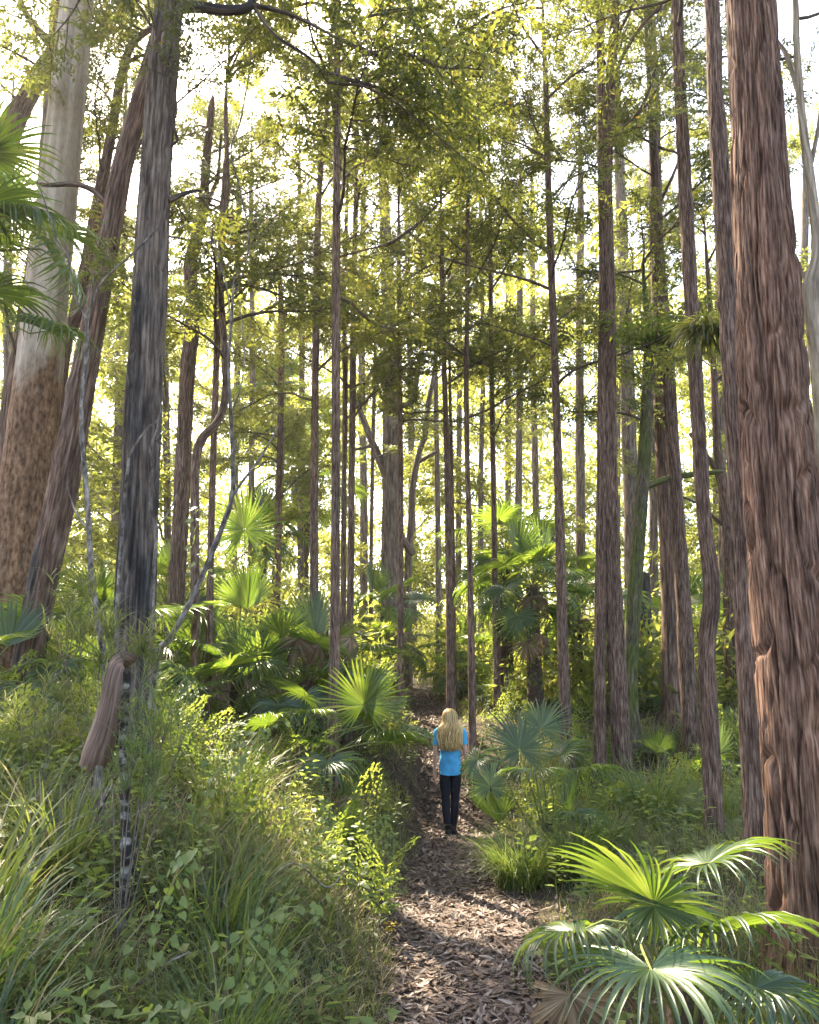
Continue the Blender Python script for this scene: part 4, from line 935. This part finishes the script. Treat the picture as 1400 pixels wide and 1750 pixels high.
# ------------------------------------------------------------------ herbs, ferns, undergrowth
def herb_sprig(g, nl=14, h=.22, L=.045, W=.6):
    n = nl; t = np.sqrt(np.linspace(.15, 1, n)); az = np.arange(n) * 2.4 + g.uniform(0, 6)
    B = np.stack([g.normal(0, .012, n), g.normal(0, .012, n), t * h], 1)
    d = np.stack([np.cos(az), np.sin(az), g.uniform(.0, .5, n)], 1)
    Ls = L * g.uniform(.7, 1.25, n)
    V, T = leaf_verts(B + d * .015, d, np.array([[0, 0, 1.]]) + g.normal(0, .3, (n, 3)), Ls, Ls * W)
    Vs, Ts, Qs = tube(np.array([[0, 0, 0], [.01, 0, h * .5], [0, .01, h]]), np.array([.002, .0018, .001]), 3, False)
    return np.vstack([V, Vs]), np.vstack([T]), Qs + len(V)

def scatter_proto(name, protos, g, x, y, s, mat, tilt=.25, arnd=None, zoff=0):
    mb = MB()
    pid = g.integers(len(protos), size=len(x)); z = H(x, y) + zoff
    for i in range(len(x)):
        V, T, Q = protos[pid[i]]
        Mx = np.array(Matrix.Rotation(g.uniform(0, 6.28), 3, 'Z') @ Matrix.Rotation(g.normal(0, tilt), 3, 'X'))
        mb.add(V @ Mx.T * s[i] + np.array([x[i], y[i], z[i]]), T, Q, float(np.clip(g.normal(.5, .24), 0, 1)))
    o = link(name, mb.mesh(name, M[mat], False)); o['kind'] = 'stuff'; return o

g = rng(41)
HP = [herb_sprig(g, 14, .26, .05), herb_sprig(g, 18, .34, .042, .45), herb_sprig(g, 10, .18, .06, .75)]
xa, ya, _ = scatter_xy(g, 380, -4, .0, 3.0, 8); xb, yb, _ = scatter_xy(g, 260, .7, 5, 3, 11); xc, yc, _ = scatter_xy(g, 500, -8, 9, 9, 20)
x = np.r_[xa, xb, xc]; y = np.r_[ya, yb, yc]
o = scatter_proto('low_herbs', HP, g, x, y, g.uniform(.6, 1.5, len(x)) * (1 + .04 * y), 'herb')
tag(o, 'small leafy herbs growing through the grass', 'herbs')

V, T, Q = herb_sprig(rng(3), 26, .10, .035, .6); p_ = at(668, 1536, 6.1)[0]
tag(link('seedling', new_mesh('seedling', V, [T, Q], M['yellow'], {'rnd': np.full(len(V), .5)}, None, False), loc=(p_.x, p_.y, Hs(p_.x, p_.y))), 'small yellow-leaved seedling at the path edge', 'seedling')

def fern_frond(g, L=.6, npn=11):
    V, T = [], []; B, D, LL = [], [], []
    for i in range(npn):
        t = (i + .8) / npn; c = np.array([0, t * L * .9, .38 * L * math.sin(t * 2.0)]); pl = L * .42 * (1 - t)**.8 + .02
        for sgn in (-1, 1):
            d = unit(np.array([sgn * 1.0, .42, -.10])); m = max(3, int(pl / .026))
            for k in range(m):
                u = (k + .5) / m; p = c + d * pl * u + np.array([0, 0, -.25 * pl * u * u]) + g.normal(0, .006, 3); ll = (.032 * (1 - .6 * u) + .008) * g.uniform(.6, 1.3)
                for s2 in (-1, 1):
                    B.append(p); D.append(unit(np.array([d[0] * .5, s2 * .9 + .2, -.1]) + g.normal(0, .25, 3))); LL.append(ll)
    B = np.array(B); D = np.array(D); LL = np.array(LL)
    return leaf_verts(B, D, np.array([[0, 0, 1.]]) + g.normal(0, .12, (len(B), 3)), LL * 1.2, LL * .62)
def fern_plant(g, n, L):
    Vs, Ts = [], []; k = 0
    for i in range(n):
        V, T = fern_frond(g, L * g.uniform(.8, 1.15), 9)
        Mx = np.array(Matrix.Rotation(i * 6.28 / n + g.uniform(-.4, .4), 3, 'Z') @ Matrix.Rotation(g.uniform(.35, .95), 3, 'X'))
        Vs.append(V @ Mx.T + np.array([0, 0, .04])); Ts.append(T + k); k += len(V)
    return np.vstack(Vs), np.vstack(Ts), np.zeros((0, 4), int)
FP = [fern_plant(g, 4, .55), fern_plant(g, 3, .65)]
xa, ya, _ = scatter_xy(g, 90, 1.5, 7.5, 10, 18); xb, yb, _ = scatter_xy(g, 30, -1.4, -.1, 9, 17); xc, yc, _ = scatter_xy(g, 50, -6, -2.5, 6.5, 10); xd, yd, _ = scatter_xy(g, 14, -2.2, .0, 5.5, 8)
x = np.r_[xa, xb, xc, xd]; y = np.r_[ya, yb, yc, yd]
o = scatter_proto('bracken_fern', FP, g, x, y, g.uniform(.7, 1.3, len(x)), 'fern', .15)
tag(o, 'light green bracken and feathery fern cover on the wood floor', 'ferns')

# low bushes that read as one mass between the trunks
def bush(g, n, L, W, rx, rz):
    d = unit(g.normal(0, 1, (n, 3))); r = g.random(n)**.45; c = d * r[:, None] * np.array([rx, rx, rz]) + np.array([0, 0, rz * .95])
    V, T = leaf_verts(c, unit(d + g.normal(0, .7, (n, 3))), unit(g.normal(0, .6, (n, 3)) + np.array([0, 0, 1.])), L * g.uniform(.6, 1.3, n), W * g.uniform(.7, 1.3, n))
    return V, T, np.zeros((0, 4), int)
UB = [bush(g, 300, .11, .05, .55, .55), bush(g, 300, .095, .035, .7, .8), bush(g, 300, .13, .05, .6, .45)]
x = np.concatenate([g.uniform(-12, 13, 420)]); y = g.uniform(15, 32, 420)
ok = np.abs(x - pathx(y)) > .9; x, y = x[ok], y[ok]
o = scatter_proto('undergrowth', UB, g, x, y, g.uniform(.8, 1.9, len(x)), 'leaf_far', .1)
tag(o, 'mass of low leafy bushes between the trunks further back', 'undergrowth')

# the wood beyond, one mass of sunlit leaves
g = rng(43)
nc = 4300; D_ = g.uniform(36, 90, nc); cx = D_ * g.uniform(-.62, .62, nc); hz = H(cx, D_)
ht = g.random(nc)**1.2 * (6 + .36 * D_); cr = g.uniform(.9, 2.2, nc); per = 50
c = np.repeat(np.stack([cx, D_, hz + ht], 1), per, 0) + unit(g.normal(0, 1, (nc * per, 3))) * (np.repeat(cr, per) * g.random(nc * per)**.4)[:, None] * np.array([1, 1, .55])
V, T = leaf_verts(c, unit(g.normal(0, 1, (len(c), 3))), unit(g.normal(0, .6, (len(c), 3)) + np.array([0, 0, 1.])), g.uniform(.22, .5, len(c)), g.uniform(.10, .2, len(c)))
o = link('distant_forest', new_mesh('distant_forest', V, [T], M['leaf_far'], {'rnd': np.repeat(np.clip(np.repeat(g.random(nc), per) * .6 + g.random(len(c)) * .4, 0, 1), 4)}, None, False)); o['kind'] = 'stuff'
tag(o, 'sunlit mass of leaves of the wood far behind', 'forest')

# vines with heart-shaped leaves in the grass: every leaf a part
def heart_leaf():
    o2 = np.array([(0, 0), (.30, -.10), (.50, .12), (.46, .42), (.25, .75), (0, 1.05)]); V = [(0, 0, 0), (0, .5, -.03), (0, 1.05, -.10)]
    for s in (-1, 1):
        for a, b in o2[1:5]: V.append((s * a, b, .10 * abs(a) * 2 - .06 * b))
    T = [(0, 3, 4), (0, 4, 1), (1, 4, 5), (1, 5, 6), (1, 6, 2), (0, 8, 7), (0, 1, 8), (1, 9, 8), (1, 10, 9), (1, 2, 10)]
    return new_mesh('leaf', np.array(V), [np.array(T)], M['herb'], {'rnd': [.6] * 11}, None, True)
HL = heart_leaf()
def vine_plant(label, pts, n, size, seed):
    g = rng(seed); P = np.array([at(*q)[0] for q in pts]); C = catmull(P, 30); b = C[0]
    t = thing('leafy_vine', label, 'vine', b, 'heart-leaved vines in the grass')
    V, T, Q = tube(C - b, np.linspace(.004, .0018, 30), 5); link('stem', new_mesh('stem', V, [T, Q], M['petiole']), t)
    for k in range(n):
        u = g.random() * 29; i = int(u); p = C[i] + (C[min(i + 1, 29)] - C[i]) * (u - i)
        az = g.uniform(0, 6.28); off = Vector((math.cos(az), math.sin(az), g.uniform(-.2, .5))) * g.uniform(.03, .10)
        y = (Vector((off.x, off.y, 0)).normalized() * .7 + Vector((0, -.25, -.55))).normalized(); z = Vector((g.normal(0, .3), -.55, .8)); z = (z - y * z.dot(y)).normalized(); x = y.cross(z)
        s = size * g.uniform(.65, 1.25); l = link('leaf', HL, t)
        l.matrix_basis = Matrix.Translation(Vector(p - b) + off) @ Matrix((x, y, z)).transposed().to_4x4() @ Matrix.Diagonal((s, s, s, 1))
    return t
vine_plant('heart-leaved vine climbing through the dark grass beside the burnt sapling', [(250, 1680, 3.7), (262, 1600, 3.7), (280, 1540, 3.7), (300, 1500, 3.75), (325, 1470, 3.8), (335, 1455, 3.8)], 34, .042, 1)
vine_plant('heart-leaved vine trailing low across the bank towards the path', [(380, 1640, 3.8), (430, 1590, 3.9), (470, 1560, 4.0), (500, 1550, 4.05), (540, 1560, 4.1), (560, 1575, 4.1)], 36, .038, 2)
vine_plant('heart-leaved vine with pale leaves higher on the bank beside tall grass', [(340, 1400, 5.0), (355, 1350, 5.0), (380, 1310, 5.1), (415, 1280, 5.2), (440, 1260, 5.3), (470, 1240, 5.3)], 34, .042, 3)
vine_plant('heart-leaved vine sprawling at the very bottom of the bank', [(200, 1740, 3.2), (260, 1730, 3.25), (330, 1725, 3.3), (400, 1700, 3.4), (450, 1690, 3.5)], 36, .036, 4)
vine_plant('small heart-leaved vine at the shady bottom beside the path', [(420, 1600, 3.9), (455, 1650, 3.7), (480, 1690, 3.6), (500, 1700, 3.6)], 22, .034, 5)
vine_plant('lime leaved vine hanging from the thin pair of trunks in the palms', [(360, 1000, 8.2), (340, 950, 8.2), (338, 900, 8.2), (350, 850, 8.2)], 16, .07, 6)

# narrow-leaved shrubs
def needle_shrub(label, spots, n, L, W, seed, base, mat='grass', rad=.16):
    g = rng(seed); b = Vector(base); t = thing('narrow_leaf_shrub', label, 'shrub', b); mb = MB(); st = MB()
    for px, py, D in spots:
        c = np.array(at(px, py, D)[0]) - np.array(b)
        V, T, Q = tube(catmull(np.array([[0, 0, 0], c * .5 + [0, 0, .05], c]), 7), np.linspace(.0035, .0015, 7), 4); st.add(V, T, Q)
        for k in range(5):
            e = c + unit(g.normal(0, 1, 3) + np.array([0, 0, .5])) * rad * g.uniform(.6, 1.3)
            V, T, Q = tube(np.array([c * .85, (c + e) / 2 + [0, 0, .02], e]), np.array([.002, .0017, .001]), 3, False); st.add(V, T, Q)
            m = n // 5; u = g.random(m); B = c * .9 + (e - c * .9) * u[:, None]; az = g.uniform(0, 6.28, m)
            mb.add(*blades(B, az, g.uniform(.6, 1.2, m) * L, np.abs(g.normal(.6, .25, m)), g.uniform(1.0, 2.0, m), np.full(m, W), np.clip(g.normal(.6, .2, m), 0, .95), 4, g))
    link('stem', st.mesh('stem', M['twig']), t); link('foliage', mb.mesh('foliage', M[mat], False), t); return t
b = at(205, 1210, 5.1)[0]; b.z = Hs(b.x, b.y)
needle_shrub('narrow-leaved shrub with yellow-green tips in front of the blackened trunk', [(110, 1010, 5.2), (150, 985, 5.3), (130, 1060, 5.1), (190, 1050, 5.0), (240, 1085, 5.1), (165, 1100, 4.9), (100, 1085, 5.1), (215, 1110, 5.0), (265, 1110, 5.1)], 90, .17, .008, 21, b)
b = at(215, 1400, 4.2)[0]; b.z = Hs(b.x, b.y)
needle_shrub('feathery needle-leaved shrub wrapped round the burnt sapling', [(235, 1190, 4.3), (260, 1230, 4.3), (230, 1260, 4.2), (275, 1290, 4.3), (215, 1320, 4.2), (250, 1340, 4.2), (190, 1200, 4.3), (290, 1210, 4.4), (310, 1260, 4.4)], 130, .16, .0035, 22, b, 'tussock')
b = at(60, 1260, 5.0)[0]; b.z = Hs(b.x, b.y)
needle_shrub('feathery shrub at the frame edge in the lit grass', [(60, 1190, 5.6), (110, 1180, 5.6), (30, 1215, 5.5), (90, 1230, 5.5)], 90, .16, .006, 23, (at(70, 1250, 5.6)[0].x, 5.6, Hs(at(70, 1250, 5.6)[0].x, 5.6)))

# epiphytes up in the trees
def epiphyte(label, px, py, D, n, L, W, seed, rx, mat='tussock', hang=False):
    g = rng(seed); c = at(px, py, D)[0]; q = unit(g.normal(0, 1, (n, 3))) * (g.random(n)**.5)[:, None] * rx * np.array([1, .6, .55])
    az = np.arctan2(q[:, 0], q[:, 1]) + g.normal(0, .6, n); t0 = g.uniform(.4, 1.3, n) if not hang else g.uniform(1.2, 2.2, n)
    V, T, Q, A = blades(q, az, g.uniform(.6, 1.2, n) * L, t0, t0 + g.uniform(.6, 1.4, n), np.full(n, W), np.clip(g.normal(.5, .25, n), 0, .95), 5, g)
    return tag(link('epiphyte_fern', new_mesh('epiphyte_fern', V, [T, Q], M[mat], {'rnd': A}, None, False), loc=c), label, 'epiphyte')
epiphyte('leafy fern tuft perched on the mossy trunk where its limb crosses', 1108, 582, 13.0, 240, .42, .05, 31, .42)
epiphyte('fern tuft on the short limb beside the mossy trunk', 1150, 572, 12.9, 130, .35, .04, 32, .32)
epiphyte('shaggy hanging fern clump clinging between the bent trunk and the sunlit-edged one', 1212, 555, 7.6, 340, .40, .022, 33, .20, 'leaf', hang=True)

# ------------------------------------------------------------------ litter on the path
g = rng(44)
def litter_leaf(g, L, W, K=5):
    t = np.linspace(0, 1, K); w = W * .5 * np.sin(np.pi * np.clip(t * .92 + .06, 0, 1))**.8; bend = g.normal(0, .12); curl = g.uniform(-.25, .45)
    V = []
    for k in range(K):
        c = np.array([bend * L * math.sin(t[k] * 3.14) , (t[k] - .5) * L, curl * L * (t[k] - .5)**2 + .002])
        V += [c + [-w[k], 0, .35 * w[k]], c, c + [w[k], 0, .35 * w[k]]]
    Q = []
    for k in range(K - 1):
        b = 3 * k; Q += [(b, b + 1, b + 4, b + 3), (b + 1, b + 2, b + 5, b + 4)]
    return np.array(V), np.zeros((0, 3), int), np.array(Q)
LP_ = [litter_leaf(g, g.uniform(.07, .12), g.uniform(.016, .03)) for _ in range(10)]
LM = [new_mesh('fallen_leaf', V, [Q], M['litter'], {'rnd': [r_] * len(V)}, None, False) for (V, T, Q), r_ in zip(LP_, [.1, .25, .4, .5, .6, .7, .8, .9, 1, .45])]
for k in range(300):
    y = 4.2 + 2.9 * (k + g.random()) / 300; x = pathx(y) + pathw(y) * g.uniform(-.95, .95)
    l = link('fallen_leaf', LM[int(g.integers(10))], path); l.location = (x, y, Hs(x, y) + g.uniform(.020, .034)); l.rotation_euler = (g.normal(0, .25), g.normal(0, .25), g.uniform(0, 6.28)); s = g.uniform(.6, 1.05); l.scale = (s, s, s)
LS = [litter_leaf(g, g.uniform(.06, .11), g.uniform(.015, .028), 3) for _ in range(8)]
n = 14000; y = 3.2 + 18 * g.random(n)**1.3; x = pathx(y) + pathw(y) * np.where(g.random(n) < .8, g.uniform(-1.1, 1.1, n), g.normal(0, 1.5, n))
o = scatter_proto('leaf_litter', LS, g, x, y, g.uniform(.55, 1.1, n) * (1 + .02 * y), 'litter', .3, zoff=.018)
tag(o, 'brown fallen leaves strewn over the path and its edges', 'leaf litter')

def twig(label, pts, r, seed):
    g = rng(seed); P = []
    for px, py, D, dz in pts:
        q = at(px, py, D)[0]; P.append((q.x, q.y, Hs(q.x, q.y) + dz, r * (1 - .5 * len(P) / len(pts))))
    P = np.array(P); o = link('fallen_branch', stem_mesh('fallen_branch', P, M['b_lichen'], P[0][:3], 8, .04, .12, .02, .1, 0, seed), loc=P[0][:3]); return tag(o, label, 'fallen branch')
twig('thin pale fallen branch poking from the grass by the heart-leaved vine', [(240, 1640, 3.7, .18), (280, 1620, 3.8, .24), (325, 1600, 3.9, .30)], .006, 1)
twig('long grey stick lying across the low bank bottom', [(330, 1745, 3.2, .1), (390, 1725, 3.4, .12), (450, 1700, 3.6, .12)], .007, 2)
twig('straight thin stick leaning in the grass behind the low palm', [(1050, 1410, 6.6, .45), (1080, 1440, 6.4, .25), (1110, 1460, 6.2, .05)], .005, 3)
twig('dry brown twig arching over the grass beside the path', [(430, 1500, 5.0, .2), (500, 1460, 5.2, .38), (560, 1470, 5.3, .30), (590, 1440, 5.5, .4)], .006, 4)
# ------------------------------------------------------------------ the walker
def person(x, y):
    z = Hs(x, y) + .016
    t = thing('person', 'person with long wavy blond hair, blue T-shirt and dark leggings walking away along the path', 'person', (x, y, z)); t.scale = (.985, .985, .985)
    skin = mat_rough('skin', [(.3, (.46, .25, .18)), (.7, (.58, .34, .25))], 5, 0, rough=.5)
    J = {  # name: (x, y forward, z, radius x, radius y)
        'pelvis': (0, 0, .93, .135, .10), 'waist': (0, .0, 1.06, .115, .085), 'chest': (0, .005, 1.24, .13, .095), 'neckb': (0, .005, 1.385, .075, .06), 'neck': (0, .012, 1.44, .048, .05),
        'jaw': (0, .035, 1.50, .058, .07), 'head': (0, .03, 1.57, .072, .088), 'crown': (0, .02, 1.635, .050, .06), 'nose': (0, .128, 1.53, .010, .012),
        'earl': (-.078, .02, 1.54, .010, .018), 'earr': (.078, .02, 1.54, .010, .018),
        'hipl': (-.078, 0, .86, .082, .09), 'kneel': (-.070, -.01, .47, .052, .055), 'calfl': (-.068, -.055, .33, .050, .052), 'anklel': (-.045, -.13, .115, .032, .036), 'balll': (-.04, -.035, .045, .036, .03), 'toel': (-.04, .035, .03, .026, .02),
        'hipr': (.078, .01, .86, .082, .09), 'kneer': (.060, .045, .475, .052, .055), 'calfr': (.055, .03, .33, .050, .052), 'ankler': (.035, .07, .085, .034, .038), 'ballr': (.04, .19, .04, .036, .028), 'toer': (.04, .255, .03, .024, .018),
        'shl': (-.165, 0, 1.345, .055, .055), 'elbl': (-.205, -.04, 1.075, .037, .037), 'wril': (-.215, -.01, .84, .025, .022), 'palml': (-.212, .005, .765, .020, .036),
        'shr': (.165, 0, 1.345, .055, .055), 'elbr': (.21, -.05, 1.08, .037, .037), 'wrir': (.225, .06, .87, .025, .022), 'palmr': (.222, .085, .80, .020, .036)}
    E = [('pelvis', 'waist'), ('waist', 'chest'), ('chest', 'neckb'), ('neckb', 'neck'), ('neck', 'jaw'), ('jaw', 'head'), ('head', 'crown'), ('jaw', 'nose'), ('head', 'earl'), ('head', 'earr')]
    for s in 'lr':
        E += [('pelvis', 'hip' + s), ('hip' + s, 'knee' + s), ('knee' + s, 'calf' + s), ('calf' + s, 'ankle' + s), ('ankle' + s, 'ball' + s), ('ball' + s, 'toe' + s), ('chest', 'sh' + s), ('sh' + s, 'elb' + s), ('elb' + s, 'wri' + s), ('wri' + s, 'palm' + s)]
        px, py, pz, _, _ = J['palm' + s]; sg = -1 if s == 'l' else 1
        for f, (dy, ln) in enumerate([(.024, .070), (.008, .078), (-.008, .073), (-.022, .058)]):
            a, b = f'f{f}{s}', f'g{f}{s}'
            J[a] = (px, py + dy, pz - .035 - ln * .4, .0085, .0085); J[b] = (px - sg * .018, py + dy * 1.1, pz - .035 - ln * .95, .007, .007); E += [('palm' + s, a), (a, b)]
        J['th' + s] = (px - sg * .012, py + .045, pz - .01, .010, .010); J['ti' + s] = (px - sg * .016, py + .058, pz - .045, .008, .008); E += [('palm' + s, 'th' + s), ('th' + s, 'ti' + s)]

    def skinned(name, joints, edges, grow, mat, root, sub=2):
        idx = {k: i for i, k in enumerate(joints)}
        me = bpy.data.meshes.new(name); me.from_pydata([J[k][:3] for k in joints], [(idx[a], idx[b]) for a, b in edges], [])
        o = bpy.data.objects.new(name, me); COL.objects.link(o)
        o.modifiers.new('skin', 'SKIN').use_smooth_shade = True
        m = o.modifiers.new('sub', 'SUBSURF'); m.levels = sub; m.render_levels = sub
        for k in joints:
            v = me.skin_vertices[0].data[idx[k]]; v.radius = (J[k][3] + grow, J[k][4] + grow); v.use_root = (k == root)
        dg = bpy.context.evaluated_depsgraph_get(); ev = o.evaluated_get(dg); nm = bpy.data.meshes.new_from_object(ev)
        bpy.data.objects.remove(o); nm.materials.clear(); nm.materials.append(mat)
        nm.polygons.foreach_set('use_smooth', np.ones(len(nm.polygons), bool))
        return link(name, nm, t)
    skinned('body', list(J), E, 0, skin, 'pelvis')
    legk = ['pelvis', 'waist'] + [k + s for s in 'lr' for k in ('hip', 'knee', 'calf', 'ankle')]
    cloth = mat_rough('dark_leggings', [(.3, (.008, .008, .012)), (.7, (.016, .016, .024))], 60, .2, .002, .7)
    skinned('leggings', legk, [e for e in E if e[0] in legk and e[1] in legk], .010, cloth, 'pelvis')
    # T-shirt: torso shell open at the hem, with two sleeves
    blue = mat_rough('blue_cotton', [(.3, (.05, .30, .52)), (.7, (.08, .38, .62))], 30, .25, .004, .85)
    rings = [(.80, .158, .128), (.84, .160, .130), (.90, .158, .126), (.98, .146, .116), (1.06, .138, .110), (1.14, .142, .112), (1.22, .152, .118), (1.30, .162, .116), (1.355, .165, .098), (1.395, .120, .078), (1.42, .075, .062)]
    Rg = catmull(np.array([(0, 0, a, b, c) for a, b, c in rings]), 34); ns = 40; th = np.arange(ns) * 2 * np.pi / ns; V = []
    for q in Rg:
        for a in th:
            f = (vnoise(np.array([[math.cos(a) * 2.2, math.sin(a) * 2.2 + q[2] * 3, q[2] * 13]]))[0] - .5) * .026 * (1.6 if q[2] < 1.08 else .9)
            ca, sa = math.cos(a), math.sin(a); ca = math.copysign(abs(ca)**.85, ca)
            V.append(((q[3] + f) * ca, (q[4] + f) * sa - .004, q[2] + (.012 * math.cos(a * 2) if q[2] < .82 else 0)))
    n = len(Rg); i, j = np.meshgrid(np.arange(n - 1), np.arange(ns), indexing='ij'); i = i.ravel(); j = j.ravel()
    Q = np.stack([i * ns + j, i * ns + (j + 1) % ns, (i + 1) * ns + (j + 1) % ns, (i + 1) * ns + j], 1)
    mb = MB(); mb.add(np.array(V), None, Q)
    for s, sg in (('l', -1), ('r', 1)):
        a = np.array(J['sh' + s][:3]); b = np.array(J['elb' + s][:3]); P = np.array([a + [-sg * .06, 0, .018], a + [0, 0, .008], a + (b - a) * .3, a + (b - a) * .58, a + (b - a) * .62])
        V2, T2, Q2 = tube(catmull(P, 12), np.interp(np.linspace(0, 1, 12), [0, .3, .6, .95, 1], [.060, .066, .062, .060, .056]), 16, False); mb.add(V2, T2, Q2)
    link('tshirt', mb.mesh('tshirt', blue), t)
    shoe = mat_rough('dark_shoe', [(.3, (.012, .011, .012)), (.7, (.035, .032, .034))], 40, .2, .003, .6)
    sole = mat_rough('shoe_sole', [(.3, (.05, .045, .045)), (.7, (.12, .11, .10))], 40, .2, .003, .8)
    for s in 'lr':
        A, Bp, Tp = (np.array(J[k + s][:3]) for k in ('ankle', 'ball', 'toe'))
        heel = A + (np.array([0, -.045, -.055]) if s == 'r' else np.array([0, -.035, -.055]))
        P = np.array([heel + [0, -.012, .02], heel + [0, .02, .012], (heel + Bp) / 2 + [0, .0, .012], Bp + [0, 0, .005], Tp + [0, .02, .0], Tp + [0, .035, 0]])
        mb = MB(); mb.add(*tube(catmull(P, 16), np.interp(np.linspace(0, 1, 16), [0, .1, .3, .7, .92, 1], [.026, .042, .044, .046, .034, .012]), 14))
        mb.add(*tube(catmull(np.array([A + [0, 0, .05], A, (A + heel) / 2 + [0, .02, 0]]), 6), np.array([.047, .047, .046, .044, .042, .04]), 14))
        sh = link('shoe', mb.mesh('shoe', shoe), t)
        d = Tp - heel; L = np.linalg.norm(d); d /= L; side = np.array([1., 0, 0]); up = np.cross(side, d); V = []
        out = [(-.03, -.12), (-.042, -.02), (-.036, .12), (-.046, .22), (-.034, .29), (0, .315), (.034, .29), (.046, .22), (.036, .12), (.042, -.02), (.03, -.12), (0, -.135)]
        for h in (-.040, -.022):
            for a, b in out: V.append(heel + d * ((b + .09) / .40 * (L + .07) - .02) + side * a + up * h)
        m = len(out); Qs = [(k, (k + 1) % m, m + (k + 1) % m, m + k) for k in range(m)]
        V += [np.mean(V[:m], 0), np.mean(V[m:], 0)]
        Ts = [((k + 1) % m, k, 2 * m) for k in range(m)] + [(m + k, m + (k + 1) % m, 2 * m + 1) for k in range(m)]
        link('sole', new_mesh('sole', np.array(V), [np.array(Ts), np.array(Qs)], sole, {'rnd': np.zeros(len(V))}), sh)
    # hair: a cap and many wavy locks down the back
    g = rng(5); hm, nt, out = mat_base('blond_hair')
    at_ = N(nt, 'ShaderNodeAttribute', attribute_name='rnd'); r_ = ramp(nt, [(0, (.32, .18, .06)), (.45, (.66, .42, .15)), (1, (.88, .66, .32))]); nt.links.new(at_.outputs['Fac'], r_.inputs[0])
    p_ = N(nt, 'ShaderNodeBsdfPrincipled', Roughness=.42); p_.inputs['Specular IOR Level'].default_value = .5; nt.links.new(r_.outputs[0], p_.inputs['Base Color'])
    tr = nt.nodes.new('ShaderNodeBsdfTranslucent'); nt.links.new(r_.outputs[0], tr.inputs[0]); mx = N(nt, 'ShaderNodeMixShader'); mx.inputs[0].default_value = .3
    nt.links.new(p_.outputs[0], mx.inputs[1]); nt.links.new(tr.outputs[0], mx.inputs[2]); nt.links.new(mx.outputs[0], out.inputs[0])
    mb = MB()
    for k in range(420):
        a = g.uniform(-2.5, 2.5)                       # angle round the head, 0 = straight back
        top = np.array([g.normal(0, .015), .035 + g.uniform(-.02, .03), 1.668])
        rx, ry = .088 + g.uniform(-.006, .010), .104 + g.uniform(-.006, .010)
        d = np.array([math.sin(a), -math.cos(a)])
        ln = g.uniform(.70, 1.05) * (1.0 - .10 * abs(a) / 2.5)
        ph, amp = g.uniform(0, 6.28), g.uniform(.006, .022)
        xb = np.sign(d[0]) * min(abs(d[0]), 1) * (.085 + .06 * g.random())
        xs_ = [0, .5, .9, 1.0, 1.02]
        pts = [top, np.array([d[0] * rx * .62, .022 + d[1] * ry * .62, 1.650]), np.array([d[0] * rx, .022 + d[1] * ry, 1.59]), np.array([d[0] * rx * 1.03, .018 + d[1] * ry * 1.02, 1.50])]
        fin = np.array([d[0] * (.115 + .05 * g.random()), -.115 - .03 * g.random() + .05 * (abs(d[0]))**2, 1.395])
        end = np.array([fin[0] * g.uniform(.55, 1.05), -.150 - .02 * g.random() + .04 * abs(d[0])**2, 1.395 - ln * .29])
        pts += [fin, fin * .45 + end * .55 + np.array([0, -.004, 0]), end]
        C = catmull(np.array(pts), 14); tt = np.linspace(0, 1, 14); C[:, 0] += amp * np.sin(tt * 17 + ph) * smooth(.35, .6, tt); C[:, 1] += amp * .7 * np.cos(tt * 15 + ph) * smooth(.35, .6, tt)
        V, T, Q = tube(C, np.interp(tt, [0, .15, .6, .9, 1], [.007, .012, .010, .007, .001]), 4); mb.add(V, T, Q, float(np.clip(g.normal(.5, .34), 0, 1)))
    link('hair', mb.mesh('hair', hm), t)
    return t
wk, _ = at(771, 1420, 11.6)
person(wk.x, 11.6)
# ------------------------------------------------------------------ the bright air between the trees
def haze():
    m, nt, out = mat_base('forest_air'); v = nt.nodes.new('ShaderNodeVolumePrincipled')
    v.inputs['Density'].default_value = HAZE; v.inputs['Color'].default_value = (1.0, .97, .88, 1); v.inputs['Anisotropy'].default_value = .55
    nt.links.new(v.outputs[0], out.inputs['Volume'])
    x0, x1, y0, y1, z0, z1 = -115, 115, -65, 155, -2.0, 75
    V = np.array([(x, y, z) for z in (z0, z1) for y in (y0, y1) for x in (x0, x1)], float)
    Q = np.array([(0, 2, 3, 1), (4, 5, 7, 6), (0, 1, 5, 4), (2, 6, 7, 3), (0, 4, 6, 2), (1, 3, 7, 5)])
    o = link('haze', new_mesh('haze', V, [Q], m, None, None, False)); o['kind'] = 'stuff'
    tag(o, 'thin sunlit haze hanging between the trees', 'haze')
HAZE = .0008
haze()
